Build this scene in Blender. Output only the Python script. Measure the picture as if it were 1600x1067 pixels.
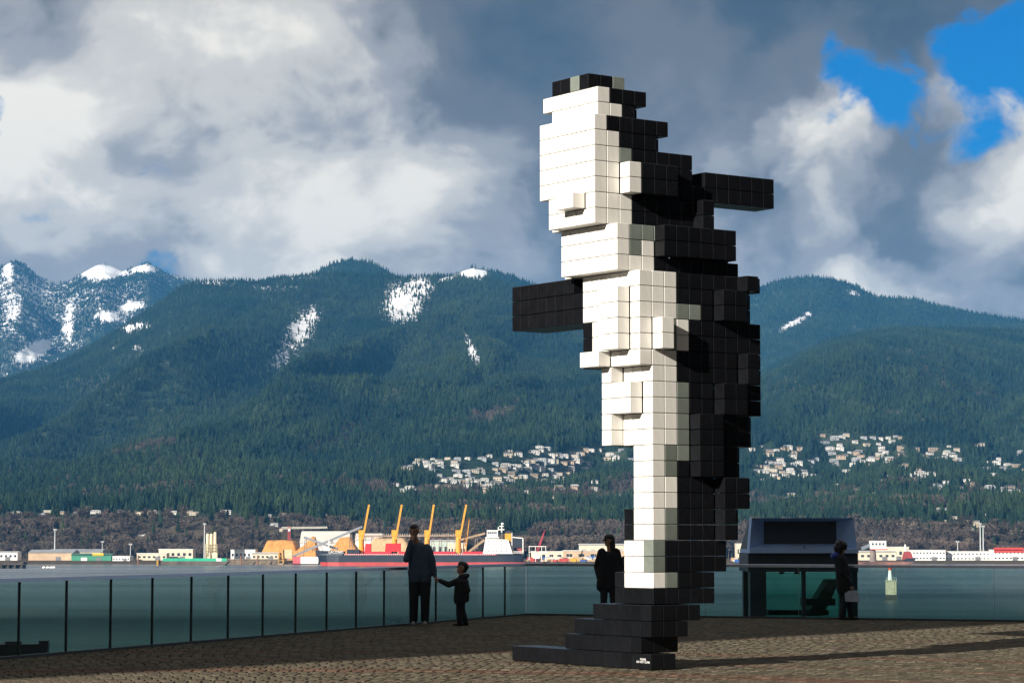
import bpy, bmesh, math, random, re
import numpy as np
from mathutils import Vector, Matrix

for o in list(bpy.data.objects):
    bpy.data.objects.remove(o)
scene = bpy.context.scene
COL = scene.collection
random.seed(7)
RNG = np.random.default_rng(11)

# ------------------------------------------------------------------ camera
F, CX, CY, HZ = 3911.0, 800.0, 533.5, 838.0
PITCH = math.atan((HZ - CY) / F)
CP, SP = math.cos(PITCH), math.sin(PITCH)
EYE = 1.6
cam = bpy.data.cameras.new('camera')
cam.sensor_width = 36.0
cam.lens = 36.0 * F / 1600.0
cam.clip_start = 0.5
cam.clip_end = 60000
camo = bpy.data.objects.new('camera', cam)
COL.objects.link(camo)
camo.location = (0, 0, EYE)
camo.rotation_euler = (math.pi / 2 + PITCH, 0, 0)
scene.camera = camo


def ray(px, py):
    u, v = (px - CX) / F, (CY - py) / F
    return Vector((u, CP - v * SP, SP + v * CP))


def at(px, py, Y):
    d = ray(px, py)
    d = d * (Y / d.y)
    return Vector((d.x, d.y, d.z + EYE))


def ground(px, py, z=0.0):
    d = ray(px, py)
    d = d * ((z - EYE) / d.z)
    return Vector((d.x, d.y, z))


def elev(py):
    v = (CY - np.asarray(py, float)) / F
    return (SP + v * CP) / (CP - v * SP)


# ------------------------------------------------------------------ sun and sky
SUN_T = Vector((0.64, 0.768, 0)).normalized()        # horizontal travel of the light
SUN_EL = math.radians(20)
sun_dir = Vector((SUN_T.x * math.cos(SUN_EL), SUN_T.y * math.cos(SUN_EL), -math.sin(SUN_EL)))
sl = bpy.data.lights.new('sun', 'SUN')
sl.energy = 5.0
sl.angle = math.radians(0.5)
sl.color = (1.0, 0.93, 0.82)
so = bpy.data.objects.new('sun', sl)
COL.objects.link(so)
so.rotation_euler = sun_dir.to_track_quat('-Z', 'Y').to_euler()

scene.view_settings.view_transform = 'Standard'
scene.view_settings.look = 'None'
scene.view_settings.gamma = 1.0
scene.view_settings.exposure = 0.95
HAZE = 3.8e-5
scene.view_settings.use_curve_mapping = False
scene.cycles.use_denoising = True
scene.cycles.volume_bounces = 0
scene.cycles.max_bounces = 5
scene.cycles.diffuse_bounces = 2
scene.cycles.glossy_bounces = 3
scene.cycles.transparent_max_bounces = 24

world = bpy.data.worlds.new('World')
scene.world = world
world.use_nodes = True


def build_world():
    nt = world.node_tree
    nt.nodes.clear()
    N, L = nt.nodes.new, nt.links.new

    def math_node(op, a, b=None, c=None, clamp=False):
        n = N('ShaderNodeMath'); n.operation = op; n.use_clamp = clamp
        for i, v in enumerate((a, b, c)):
            if v is None: continue
            if isinstance(v, (int, float)): n.inputs[i].default_value = v
            else: L(v, n.inputs[i])
        return n.outputs[0]

    def smooth(v, a, b, o0=0.0, o1=1.0):
        n = N('ShaderNodeMapRange'); n.interpolation_type = 'SMOOTHSTEP'
        L(v, n.inputs[0])
        n.inputs[1].default_value = a; n.inputs[2].default_value = b
        n.inputs[3].default_value = o0; n.inputs[4].default_value = o1
        return n.outputs[0]

    tc = N('ShaderNodeTexCoord')
    D = tc.outputs['Generated']

    def noise(vec, scale, detail, rough, dist=0.0):
        n = N('ShaderNodeTexNoise')
        n.inputs['Scale'].default_value = scale
        n.inputs['Detail'].default_value = detail
        n.inputs['Roughness'].default_value = rough
        n.inputs['Distortion'].default_value = dist
        L(vec, n.inputs['Vector'])
        return n

    def vec_op(op, a, b):
        n = N('ShaderNodeVectorMath'); n.operation = op
        if isinstance(a, tuple): n.inputs[0].default_value = a
        else: L(a, n.inputs[0])
        if isinstance(b, tuple): n.inputs[1].default_value = b
        else: L(b, n.inputs[1])
        return n.outputs[0] if op != 'DOT_PRODUCT' else n.outputs['Value']

    nrm = N('ShaderNodeVectorMath'); nrm.operation = 'NORMALIZE'
    L(D, nrm.inputs[0])
    D = nrm.outputs[0]
    C = vec_op('MULTIPLY', D, (1.0, 1.0, 1.3))
    # the whole field curls a little
    w = noise(C, 11.0, 3.0, 0.5)
    wv = vec_op('SUBTRACT', w.outputs['Color'], (0.5, 0.5, 0.5))
    C = vec_op('ADD', C, vec_op('MULTIPLY', wv, (0.045, 0.045, 0.045)))
    w2 = noise(C, 45.0, 3.0, 0.55)
    wv2 = vec_op('SUBTRACT', w2.outputs['Color'], (0.5, 0.5, 0.5))
    DW = vec_op('ADD', D, vec_op('MULTIPLY', wv2, (0.035, 0.0, 0.03)))
    DW = vec_op('ADD', DW, vec_op('MULTIPLY', wv, (0.085, 0.0, 0.06)))
    nr2 = N('ShaderNodeVectorMath'); nr2.operation = 'NORMALIZE'
    L(DW, nr2.inputs[0]); DW = nr2.outputs[0]

    def density(vec, det):
        return noise(vec, 8.5, det, 0.52).outputs['Fac']

    d1 = density(C, 8.0)
    d2 = density(vec_op('ADD', C, (-0.022, -0.004, 0.024)), 5.0)
    puff = noise(C, 38.0, 5.0, 0.6).outputs['Fac']

    def blobs(lst):
        tot = None
        for px, py, r, wgt in lst:
            dr = ray(px, py).normalized()
            dp = vec_op('DOT_PRODUCT', DW, tuple(dr))
            s = smooth(dp, math.cos(r / F), 1.0, 0.0, wgt)
            tot = s if tot is None else math_node('ADD', tot, s)
        return tot

    cover_b = blobs([(1450, 115, 270, -0.60), (1350, 185, 130, -0.24), (1540, 270, 190, 0.55), (1330, 270, 130, 0.3), (1240, 208, 70, -0.30), (1600, 130, 140, -0.35), (1440, -60, 220, 0.75), (1560, 0, 90, 0.1),
                     (120, 315, 80, -0.42), (248, 258, 50, -0.36), (5, 188, 60, -0.45), (290, 428, 90, -0.45),
                     (1000, 100, 420, 0.3), (600, 250, 400, 0.2), (1330, 260, 120, 0.2)])
    light_b = blobs([(310, 60, 190, 0.24), (560, 290, 320, 0.30), (60, 250, 190, 0.30), (330, 290, 170, 0.16),
                     (450, 420, 180, 0.16), (640, 330, 220, 0.10),
                     (1330, 240, 150, 0.44), (1200, 235, 90, 0.22), (1570, 225, 180, 0.40), (1290, 140, 170, 0.22),
                     (1000, 40, 480, -0.25), (1400, 0, 360, -0.36), (1260, 330, 150, -0.30), (1450, 300, 160, -0.36),
                     (720, 40, 240, -0.12), (80, 390, 150, -0.10), (760, 400, 190, -0.12), (150, 100, 160, -0.06),
                     (1010, 330, 260, -0.06), (1390, 440, 100, 0.30), (1530, 470, 150, 0.18), (1240, 420, 160, 0.18)])
    dd = math_node('MULTIPLY_ADD', math_node('SUBTRACT', puff, 0.5), 0.62, d1)
    cov = math_node('ADD', math_node('MULTIPLY_ADD', math_node('SUBTRACT', dd, 0.5), 1.5, 0.62), cover_b)
    alpha = smooth(cov, 0.12, 0.46)
    base = math_node('ADD', light_b, 0.50)
    rel = math_node('MULTIPLY_ADD', math_node('SUBTRACT', puff, 0.5), 0.46, math_node('MULTIPLY', math_node('SUBTRACT', d1, d2), 1.9))
    gain = smooth(base, 0.15, 0.65, 0.45, 1.0)
    lit = math_node('ADD', base, math_node('MULTIPLY', rel, gain))
    ramp = N('ShaderNodeValToRGB')
    cr = ramp.color_ramp
    cr.interpolation = 'EASE'
    cr.elements[0].position = 0.0; cr.elements[0].color = (0.075, 0.09, 0.115, 1)
    cr.elements[1].position = 1.0; cr.elements[1].color = (1.18, 1.09, 0.93, 1)
    for p, c in ((0.25, (0.195, 0.19, 0.19, 1)), (0.5, (0.45, 0.43, 0.42, 1)), (0.75, (0.80, 0.75, 0.67, 1))):
        e = cr.elements.new(p); e.color = c
    L(lit, ramp.inputs[0])

    sky = N('ShaderNodeTexSky')
    sky.sky_type = 'NISHITA'
    sky.sun_disc = False
    sky.sun_elevation = SUN_EL
    sky.sun_rotation = math.atan2(-SUN_T.x, -SUN_T.y)
    sky.altitude = 50
    sky.air_density = 1.0; sky.dust_density = 0.2; sky.ozone_density = 3.0
    tint = N('ShaderNodeMix'); tint.data_type = 'RGBA'; tint.blend_type = 'MULTIPLY'
    tint.inputs['Factor'].default_value = 1.0
    L(sky.outputs[0], tint.inputs[6])
    tint.inputs[7].default_value = (0.0, 0.48, 0.97, 1)
    b1 = N('ShaderNodeBackground'); b1.inputs[1].default_value = 0.05
    L(tint.outputs[2], b1.inputs[0])
    b2 = N('ShaderNodeBackground'); b2.inputs[1].default_value = 0.48
    L(ramp.outputs[0], b2.inputs[0])
    mx = N('ShaderNodeMixShader')
    L(alpha, mx.inputs[0]); L(b1.outputs[0], mx.inputs[1]); L(b2.outputs[0], mx.inputs[2])
    out = N('ShaderNodeOutputWorld')
    L(mx.outputs[0], out.inputs[0])


build_world()
world.cycles.sampling_method = 'MANUAL'
world.cycles.sample_map_resolution = 512

# ------------------------------------------------------------------ materials
MATS = {}


def M(name, col, rough=0.7, var=0.18, scale=6.0, metal=0.0, bump=0.0, spec=0.5, coords='Object', island=0.0, inst=0.0,
      col2=None, coat=0.0, stretch=None):
    """A procedural material: a base colour broken up by two noises, optional relief."""
    if name in MATS: return MATS[name]
    m = bpy.data.materials.new(name)
    m.use_nodes = True
    nt = m.node_tree
    N, L = nt.nodes.new, nt.links.new
    b = nt.nodes['Principled BSDF']
    b.inputs['Roughness'].default_value = rough
    b.inputs['Metallic'].default_value = metal
    b.inputs['Specular IOR Level'].default_value = spec
    if coat: b.inputs['Coat Weight'].default_value = coat
    tc = N('ShaderNodeTexCoord')
    vec = tc.outputs[coords]
    if stretch:
        mp = N('ShaderNodeMapping'); mp.inputs['Scale'].default_value = stretch
        L(vec, mp.inputs[0]); vec = mp.outputs[0]
    n = N('ShaderNodeTexNoise')
    n.inputs['Scale'].default_value = scale; n.inputs['Detail'].default_value = 6; n.inputs['Roughness'].default_value = 0.6
    L(vec, n.inputs['Vector'])
    mx = N('ShaderNodeMix'); mx.data_type = 'RGBA'
    c2 = col2 if col2 else tuple(c * (1 - 2.2 * var) for c in col)
    c1 = col if col2 else tuple(min(1, c * (1 + var)) for c in col)
    mx.inputs[6].default_value = (*c2, 1); mx.inputs[7].default_value = (*c1, 1)
    mr = N('ShaderNodeMapRange'); mr.inputs[1].default_value = 0.3; mr.inputs[2].default_value = 0.7
    L(n.outputs['Fac'], mr.inputs[0]); L(mr.outputs[0], mx.inputs['Factor'])
    c = mx.outputs[2]
    for amount, kind in ((island, 'i'), (inst, 'o')):
        if amount:
            src = N('ShaderNodeNewGeometry').outputs['Random Per Island'] if kind == 'i' else N('ShaderNodeObjectInfo').outputs['Random']
            hs = N('ShaderNodeHueSaturation')
            m2 = N('ShaderNodeMapRange'); m2.inputs[3].default_value = 1 - amount; m2.inputs[4].default_value = 1 + amount
            L(src, m2.inputs[0]); L(m2.outputs[0], hs.inputs['Value']); L(c, hs.inputs['Color'])
            m3 = N('ShaderNodeMapRange'); m3.inputs[3].default_value = 0.5 - amount * 0.06; m3.inputs[4].default_value = 0.5 + amount * 0.06
            fr = N('ShaderNodeMath'); fr.operation = 'FRACT'
            mu = N('ShaderNodeMath'); mu.operation = 'MULTIPLY'; mu.inputs[1].default_value = 7.31
            L(src, mu.inputs[0]); L(mu.outputs[0], fr.inputs[0]); L(fr.outputs[0], m3.inputs[0]); L(m3.outputs[0], hs.inputs['Hue'])
            c = hs.outputs[0]
    L(c, b.inputs['Base Color'])
    r2 = N('ShaderNodeMapRange'); r2.inputs[3].default_value = max(0, rough - 0.08); r2.inputs[4].default_value = min(1, rough + 0.08)
    L(n.outputs['Fac'], r2.inputs[0]); L(r2.outputs[0], b.inputs['Roughness'])
    if bump:
        bp = N('ShaderNodeBump'); bp.inputs['Strength'].default_value = bump; bp.inputs['Distance'].default_value = 0.02
        L(n.outputs['Fac'], bp.inputs['Height']); L(bp.outputs[0], b.inputs['Normal'])
    MATS[name] = m
    return m


# ------------------------------------------------------------------ mesh helpers
class MB:
    def __init__(self):
        self.v, self.f, self.m = [], [], []

    def poly(self, pts, mat=0):
        n = len(self.v)
        self.v += [tuple(p) for p in pts]
        self.f.append(tuple(range(n, n + len(pts)))); self.m.append(mat)

    def hexa(self, p, mat=0):                     # 4 bottom points then 4 top points, counter-clockwise from above
        n = len(self.v)
        self.v += [tuple(q) for q in p]
        for f in ((3, 2, 1, 0), (4, 5, 6, 7), (0, 1, 5, 4), (1, 2, 6, 5), (2, 3, 7, 6), (3, 0, 4, 7)):
            self.f.append(tuple(n + i for i in f)); self.m.append(mat)

    def box(self, x0, x1, y0, y1, z0, z1, mat=0):
        self.hexa([(x0, y0, z0), (x1, y0, z0), (x1, y1, z0), (x0, y1, z0),
                   (x0, y0, z1), (x1, y0, z1), (x1, y1, z1), (x0, y1, z1)], mat)

    def prism(self, poly, z0, z1, mat=0, top=None):
        n = len(self.v); k = len(poly)
        self.v += [(x, y, z0) for x, y in poly] + [(x, y, z1) for x, y in (top or poly)]
        self.f.append(tuple(n + i for i in reversed(range(k)))); self.m.append(mat)
        self.f.append(tuple(n + k + i for i in range(k))); self.m.append(mat)
        for i in range(k):
            j = (i + 1) % k
            self.f.append((n + i, n + j, n + k + j, n + k + i)); self.m.append(mat)

    def tube(self, a, b, r0, r1=None, n=8, mat=0):
        a, b = Vector(a), Vector(b)
        r1 = r0 if r1 is None else r1
        d = (b - a).normalized()
        s = d.orthogonal().normalized(); t = d.cross(s)
        k = len(self.v)
        for c, r in ((a, r0), (b, r1)):
            for i in range(n):
                w = 2 * math.pi * (i + 0.5) / n
                self.v.append(tuple(c + s * (r * math.cos(w)) + t * (r * math.sin(w))))
        for i in range(n):
            j = (i + 1) % n
            self.f.append((k + i, k + j, k + n + j, k + n + i)); self.m.append(mat)
        self.f.append(tuple(k + i for i in reversed(range(n)))); self.m.append(mat)
        self.f.append(tuple(k + n + i for i in range(n))); self.m.append(mat)

    def beam(self, a, b, w, h=None, mat=0):
        """square bar from a to b"""
        a, b = Vector(a), Vector(b); h = h or w
        d = (b - a).normalized()
        up = Vector((0, 0, 1)) if abs(d.z) < 0.95 else Vector((0, 1, 0))
        s = d.cross(up).normalized(); t = s.cross(d)
        q = []
        for c in (a, b):
            q += [c - s * w / 2 - t * h / 2, c + s * w / 2 - t * h / 2, c + s * w / 2 + t * h / 2, c - s * w / 2 + t * h / 2]
        n = len(self.v); self.v += [tuple(p) for p in q]
        for f in ((3, 2, 1, 0), (4, 5, 6, 7), (0, 1, 5, 4), (1, 2, 6, 5), (2, 3, 7, 6), (3, 0, 4, 7)):
            self.f.append(tuple(n + i for i in f)); self.m.append(mat)

    def sphere(self, c, r, mat=0, nu=12, nv=8, sc=(1, 1, 1)):
        k = len(self.v)
        for i in range(nv + 1):
            th = math.pi * i / nv
            for j in range(nu):
                ph = 2 * math.pi * j / nu
                self.v.append((c[0] + r * sc[0] * math.sin(th) * math.cos(ph), c[1] + r * sc[1] * math.sin(th) * math.sin(ph), c[2] + r * sc[2] * math.cos(th)))
        for i in range(nv):
            for j in range(nu):
                j2 = (j + 1) % nu
                self.f.append((k + i * nu + j, k + (i + 1) * nu + j, k + (i + 1) * nu + j2, k + i * nu + j2)); self.m.append(mat)

    def lathe(self, prof, c=(0, 0), n=20, mat=0):
        k = len(self.v)
        for r, z in prof:
            for j in range(n):
                w = 2 * math.pi * j / n
                self.v.append((c[0] + r * math.cos(w), c[1] + r * math.sin(w), z))
        for i in range(len(prof) - 1):
            for j in range(n):
                j2 = (j + 1) % n
                self.f.append((k + i * n + j, k + i * n + j2, k + (i + 1) * n + j2, k + (i + 1) * n + j)); self.m.append(mat)
        self.f.append(tuple(k + (len(prof) - 1) * n + j for j in range(n))); self.m.append(mat)
        self.f.append(tuple(k + j for j in reversed(range(n)))); self.m.append(mat)

    def mesh(self, name, mats, smooth=False):
        me = bpy.data.meshes.new(name)
        me.from_pydata(self.v, [], self.f)
        for m in (mats if isinstance(mats, (list, tuple)) else [mats]): me.materials.append(m)
        me.polygons.foreach_set('material_index', self.m)
        if smooth: me.polygons.foreach_set('use_smooth', [True] * len(self.f))
        me.update()
        return me

    def build(self, name, mats, parent=None, loc=(0, 0, 0), rz=0.0, smooth=False):
        o = bpy.data.objects.new(name, self.mesh(name, mats, smooth))
        COL.objects.link(o)
        o.location = loc; o.rotation_euler = (0, 0, rz)
        if parent: o.parent = parent
        return o


def tag(o, label=None, cat=None, group=None, kind=None):
    if label: o['label'] = label
    if cat: o['category'] = cat
    if group: o['group'] = group
    if kind: o['kind'] = kind
    return o


def empty(name, loc=(0, 0, 0), rz=0.0, label=None, cat=None, group=None):
    o = bpy.data.objects.new(name, None)
    COL.objects.link(o)
    o.location = loc; o.rotation_euler = (0, 0, rz)
    return tag(o, label, cat, group)


def link_mesh(name, me, loc, rz=0.0, sc=(1, 1, 1), parent=None):
    o = bpy.data.objects.new(name, me)
    COL.objects.link(o)
    o.location = loc; o.rotation_euler = (0, 0, rz); o.scale = sc
    if parent: o.parent = parent
    return o


def grid_mesh(name, X, Y, Z, mats, attrs=None, smooth=True):
    r, c = X.shape
    me = bpy.data.meshes.new(name)
    co = np.stack([X, Y, Z], -1).reshape(-1, 3).astype(np.float32)
    idx = np.arange(r * c).reshape(r, c)
    q = np.stack([idx[:-1, :-1], idx[:-1, 1:], idx[1:, 1:], idx[1:, :-1]], -1).reshape(-1, 4).astype(np.int32)
    me.vertices.add(len(co)); me.vertices.foreach_set('co', co.ravel())
    me.loops.add(q.size); me.loops.foreach_set('vertex_index', q.ravel())
    me.polygons.add(len(q)); me.polygons.foreach_set('loop_start', np.arange(0, q.size, 4, dtype=np.int32))
    me.polygons.foreach_set('use_smooth', np.full(len(q), smooth))
    for m in mats: me.materials.append(m)
    for k, v in (attrs or {}).items():
        a = me.attributes.new(k, 'FLOAT', 'POINT')
        a.data.foreach_set('value', v.reshape(-1).astype(np.float32))
    me.update(calc_edges=True); me.validate()
    o = bpy.data.objects.new(name, me)
    COL.objects.link(o)
    return o


def vnoise(x, y, seed=0):
    xi, yi = np.floor(x).astype(np.int64), np.floor(y).astype(np.int64)
    xf, yf = x - xi, y - yi
    def h(a, b):
        n = (a * 374761393 + b * 668265263 + seed * 974634777) & 0xFFFFFFFF
        n = ((n ^ (n >> 13)) * 1274126177) & 0xFFFFFFFF
        return ((n ^ (n >> 16)) & 0xFFFF) / 65535.0
    u, v = xf * xf * (3 - 2 * xf), yf * yf * (3 - 2 * yf)
    return (h(xi, yi) * (1 - u) + h(xi + 1, yi) * u) * (1 - v) + (h(xi, yi + 1) * (1 - u) + h(xi + 1, yi + 1) * u) * v


def fbm(x, y, o=5, seed=0):
    t, a, s = 0, 0.5, 0
    for i in range(o):
        t = t + a * vnoise(x, y, seed + i); s += a
        x, y, a = x * 2.03 + 17.1, y * 2.03 + 5.3, a * 0.5
    return t / s

# ------------------------------------------------------------------ mountains and shore
ZW = -25.0
SHORE = 2415.0


def interp(px, tab):
    t = np.array(tab, float)
    return np.interp(px, t[:, 0], t[:, 1])


RIDGE = [(-500, 690), (-200, 650), (0, 598), (60, 582), (100, 566), (150, 538), (200, 506), (250, 472), (280, 450), (310, 440), (340, 438),
         (400, 440), (440, 434), (480, 430), (520, 428), (615, 432), (700, 431), (760, 434), (850, 464), (900, 470), (1000, 500), (1100, 545),
         (1160, 580), (1190, 583), (1250, 554), (1300, 533), (1350, 521), (1400, 514), (1500, 514), (1600, 517), (1800, 532), (2200, 580)]
BANK = [(-500, 812), (380, 812), (480, 824), (560, 836), (900, 840), (1250, 838), (1600, 838), (2200, 838)]
BACKS = {
    'dome_mountain': (9300, 3300, [(300, 560), (400, 500), (440, 474), (490, 428), (505, 420), (520, 412), (550, 406), (580, 411), (600, 420), (615, 430), (650, 438),
                                   (690, 434), (715, 426), (740, 418), (765, 423), (800, 432), (840, 448), (890, 466), (940, 500), (1050, 560)]),
    'snow_mountain': (12500, 4500, [(-400, 560), (-200, 480), (-60, 436), (-20, 428), (0, 414), (20, 407), (36, 415), (60, 436), (85, 445), (105, 441), (130, 424), (148, 414),
                                    (160, 413), (175, 417), (190, 424), (205, 420), (230, 412), (240, 418), (255, 428), (280, 434), (310, 440), (360, 452), (450, 480), (600, 560)]),
    'far_mountain': (10800, 3800, [(960, 600), (1080, 525), (1130, 482), (1175, 456), (1210, 440), (1240, 434), (1270, 433), (1300, 436), (1340, 447), (1355, 456), (1370, 464), (1400, 466),
                                   (1430, 467), (1460, 476), (1500, 485), (1550, 494), (1600, 501), (1700, 520), (1900, 560), (2200, 620)]),
}
DR = 7700.0


def main_height(x, y):
    px = CX + F * x / y * CP
    s = np.clip((y - 2860) / (DR - 2860), 0, 1)
    p1, r = interp(px, BANK), interp(px, RIDGE)
    wob = (fbm(x / 900 + 3, y / 900, 3, 5) - 0.5)
    sk = np.clip(s, 0, 1) ** np.interp(px, [0, 600, 1200, 1600], [0.95, 1.0, 0.9, 0.85])
    py = p1 + (r - p1) * sk
    z = EYE + elev(py) * y
    # gullies running down the slope
    q = x + 260 * (fbm(x / 1500, y / 1100, 3, 9) - 0.5) - 0.16 * (y - 4000)
    g = 1 - np.abs(2 * fbm(q / 560, y / 4200, 3, 21) - 1)
    g2 = 1 - np.abs(2 * fbm(q / 150, y / 900, 3, 31) - 1)
    amp = np.clip((s - 0.10) / 0.3, 0, 1) * (1 - s ** 5)
    z = z + amp * (300 * (g - 0.74) + 60 * (g2 - 0.7) + 100 * wob)
    # coast strip below the bank
    zc = ZW + np.interp(y, [SHORE - 40, SHORE, SHORE + 14, SHORE + 40, 2720], [-4, -1.0, 2.2, 3.2, 4.0])
    t = np.clip((y - 2700) / 160, 0, 1); t = t * t * (3 - 2 * t)
    zb = EYE + elev(p1) * 2860
    z = np.where(y < 2860, zc + (zb - zc) * t, z)
    # behind the ridge it falls away
    back = np.clip(y - DR, 0, None)
    zr = EYE + elev(r) * DR
    z = np.where(y > DR, zr - 0.45 * back, z)
    return np.maximum(z, ZW - 6)


def back_height(spec, x, y):
    dr, ln, tab = spec
    px = CX + F * x / y * CP
    r = interp(px, tab)
    s = np.clip((y - (dr - ln)) / ln, 0, 1)
    zr = EYE + elev(r) * dr
    z0 = 60.0
    z = z0 + (zr - z0) * s ** 1.15
    q = x + 400 * (fbm(x / 2000, y / 1500, 3, 19) - 0.5)
    g = 1 - np.abs(2 * fbm(q / 520, y / 2600, 4, 41) - 1)
    z = z + (1 - s ** 4) * np.clip(s * 3, 0, 1) * 130 * (g - 0.72)
    if dr > 12000:
        z = z + np.clip(s * 2, 0, 1) * (1 - .75 * s ** 6) * (110 * (1 - np.abs(2 * fbm(q / 260, y / 700, 4, 61) - 1) - .7) + 60 * (fbm(x / 90, y / 90, 3, 71) - .5))
    return np.where(y > dr, zr - 0.5 * (y - dr), z)


def blob_mask(px, py, lst):
    m = np.zeros_like(px)
    for cx, cy, rx, ry, ang, w in lst:
        a = math.radians(ang)
        dx, dy = px - cx, py - cy
        ex = (dx * math.cos(a) + dy * math.sin(a)) / rx
        ey = (-dx * math.sin(a) + dy * math.cos(a)) / ry
        m = np.maximum(m, w * np.exp(-(ex * ex + ey * ey) ** 1.5))
    return m


def pix(x, y, z):
    e = (z - EYE) / y
    return CX + F * (x / y) / (CP + e * SP), CY - F * (e * CP - SP) / (CP + e * SP)


SNOW = [(630, 475, 34, 36, 25, 0.95), (655, 450, 26, 20, 0, 0.85), (470, 515, 22, 42, 35, 0.85), (488, 494, 12, 12, 0, 0.9), (438, 560, 14, 26, 35, 0.6),
        (735, 545, 7, 26, -18, 0.9), (745, 560, 5, 16, 0, 0.85), (850, 470, 28, 8, 22, 1.2), (210, 512, 30, 8, -10, 0.8), (180, 545, 12, 5, 0, 0.5), (212, 545, 12, 6, 0, 0.6),
        (740, 428, 22, 9, 0, 1.2), (700, 436, 24, 4, -15, 0.9), (640, 432, 30, 3, 0, 0.6), (1240, 505, 30, 5, -28, 0.8), (1262, 492, 6, 5, 0, 0.8),
        (1335, 458, 16, 4, 15, 0.7), (420, 450, 50, 6, 0, 0.45), (310, 436, 60, 7, 10, 0.7), (470, 433, 40, 5, 0, 0.5), (60, 545, 26, 14, -20, 1.1), (108, 520, 8, 26, 10, 0.7)]
BARE = [(520, 690, 90, 3, -28, .95), (300, 640, 110, 3, -32, .8), (830, 610, 80, 3, -40, .8), (1380, 640, 120, 3, 12, .8), (700, 520, 60, 2.5, -50, .7), (250, 700, 70, 5, -12, .7),
        (760, 650, 60, 12, -12, 0.8), (640, 600, 40, 8, -20, 0.5), (1230, 600, 40, 14, 0, 0.7), (1500, 600, 90, 22, 20, 0.55), (1430, 560, 60, 14, 10, 0.5),
        (940, 775, 60, 9, -8, 1.0), (570, 660, 60, 10, -30, 0.5), (150, 600, 40, 10, 0, 0.4)]

MAIN_ROWS = np.concatenate([np.linspace(SHORE - 35, SHORE + 45, 12)[:-1], np.linspace(SHORE + 45, 2950, 34)[:-1], np.linspace(2950, DR, 250), np.linspace(DR, DR + 900, 8)[1:]])
MAIN_U = np.linspace(-0.31, 0.31, 460)
UU, YY = np.meshgrid(MAIN_U, MAIN_ROWS)
XX = UU * YY
ZZ = main_height(XX, YY)
PX, PY = pix(XX, YY, ZZ)
snow_main = blob_mask(PX, PY, SNOW)
bare_main = blob_mask(PX, PY, BARE)


def terrain_material(name, thr=0.5, snow_hi=0.0):
    m = bpy.data.materials.new(name)
    m.use_nodes = True
    nt = m.node_tree; N, L = nt.nodes.new, nt.links.new
    b = nt.nodes['Principled BSDF']
    b.inputs['Roughness'].default_value = 0.95
    b.inputs['Specular IOR Level'].default_value = 0.1
    geo = N('ShaderNodeNewGeometry')
    n1 = N('ShaderNodeTexNoise'); n1.inputs['Scale'].default_value = 0.012; n1.inputs['Detail'].default_value = 8; n1.inputs['Roughness'].default_value = 0.65
    L(geo.outputs['Position'], n1.inputs['Vector'])
    n2 = N('ShaderNodeTexNoise'); n2.inputs['Scale'].default_value = 0.045; n2.inputs['Detail'].default_value = 6; n2.inputs['Roughness'].default_value = 0.75
    L(geo.outputs['Position'], n2.inputs['Vector'])
    g = N('ShaderNodeValToRGB')
    g.color_ramp.elements[0].position = 0.35; g.color_ramp.elements[0].color = (0.018, 0.040, 0.022, 1)
    g.color_ramp.elements[1].position = 0.7; g.color_ramp.elements[1].color = (0.055, 0.070, 0.035, 1)
    L(n1.outputs['Fac'], g.inputs[0])
    # bare brown ground and rock
    at_b = N('ShaderNodeAttribute'); at_b.attribute_name = 'bare'
    mb = N('ShaderNodeMix'); mb.data_type = 'RGBA'; mb.inputs[7].default_value = (0.10, 0.075, 0.055, 1)
    L(g.outputs[0], mb.inputs[6]); L(at_b.outputs['Fac'], mb.inputs['Factor'])
    at_s = N('ShaderNodeAttribute'); at_s.attribute_name = 'snow'
    # snow lies where the patch and the broken ground let it
    ad = N('ShaderNodeMath'); ad.operation = 'ADD'
    mu = N('ShaderNodeMath'); mu.operation = 'MULTIPLY_ADD'; mu.inputs[1].default_value = 2.8; mu.inputs[2].default_value = -1.38
    L(n2.outputs['Fac'], mu.inputs[0]); L(mu.outputs[0], ad.inputs[0]); L(at_s.outputs['Fac'], ad.inputs[1])
    ss = N('ShaderNodeMapRange'); ss.interpolation_type = 'SMOOTHSTEP'
    ss.inputs[1].default_value = thr - 0.08; ss.inputs[2].default_value = thr + 0.14
    L(ad.outputs[0], ss.inputs[0])
    rk = N('ShaderNodeMapRange'); rk.inputs[1].default_value = 0.12; rk.inputs[2].default_value = 0.5; L(at_s.outputs['Fac'], rk.inputs[0])
    mr = N('ShaderNodeMix'); mr.data_type = 'RGBA'; mr.inputs[7].default_value = (0.10, 0.105, 0.115, 1)
    L(mb.outputs[2], mr.inputs[6]); L(rk.outputs[0], mr.inputs['Factor'])
    ms = N('ShaderNodeMix'); ms.data_type = 'RGBA'; ms.inputs[7].default_value = (0.86, 0.86, 0.87, 1)
    L(mr.outputs[2], ms.inputs[6]); L(ss.outputs[0], ms.inputs['Factor'])
    L(ms.outputs[2], b.inputs['Base Color'])
    bp = N('ShaderNodeBump'); bp.inputs['Strength'].default_value = 0.6; bp.inputs['Distance'].default_value = 12
    L(n2.outputs['Fac'], bp.inputs['Height']); L(bp.outputs[0], b.inputs['Normal'])
    return m


ter_mat = terrain_material('forest_floor_and_snow')
shore_strip = np.clip((2960 - YY) / 90, 0, 1) * 0.85
o = grid_mesh('hillside', XX, YY, ZZ, [ter_mat], {'snow': snow_main, 'bare': np.maximum(bare_main, shore_strip)})
tag(o, kind='structure')

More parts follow.
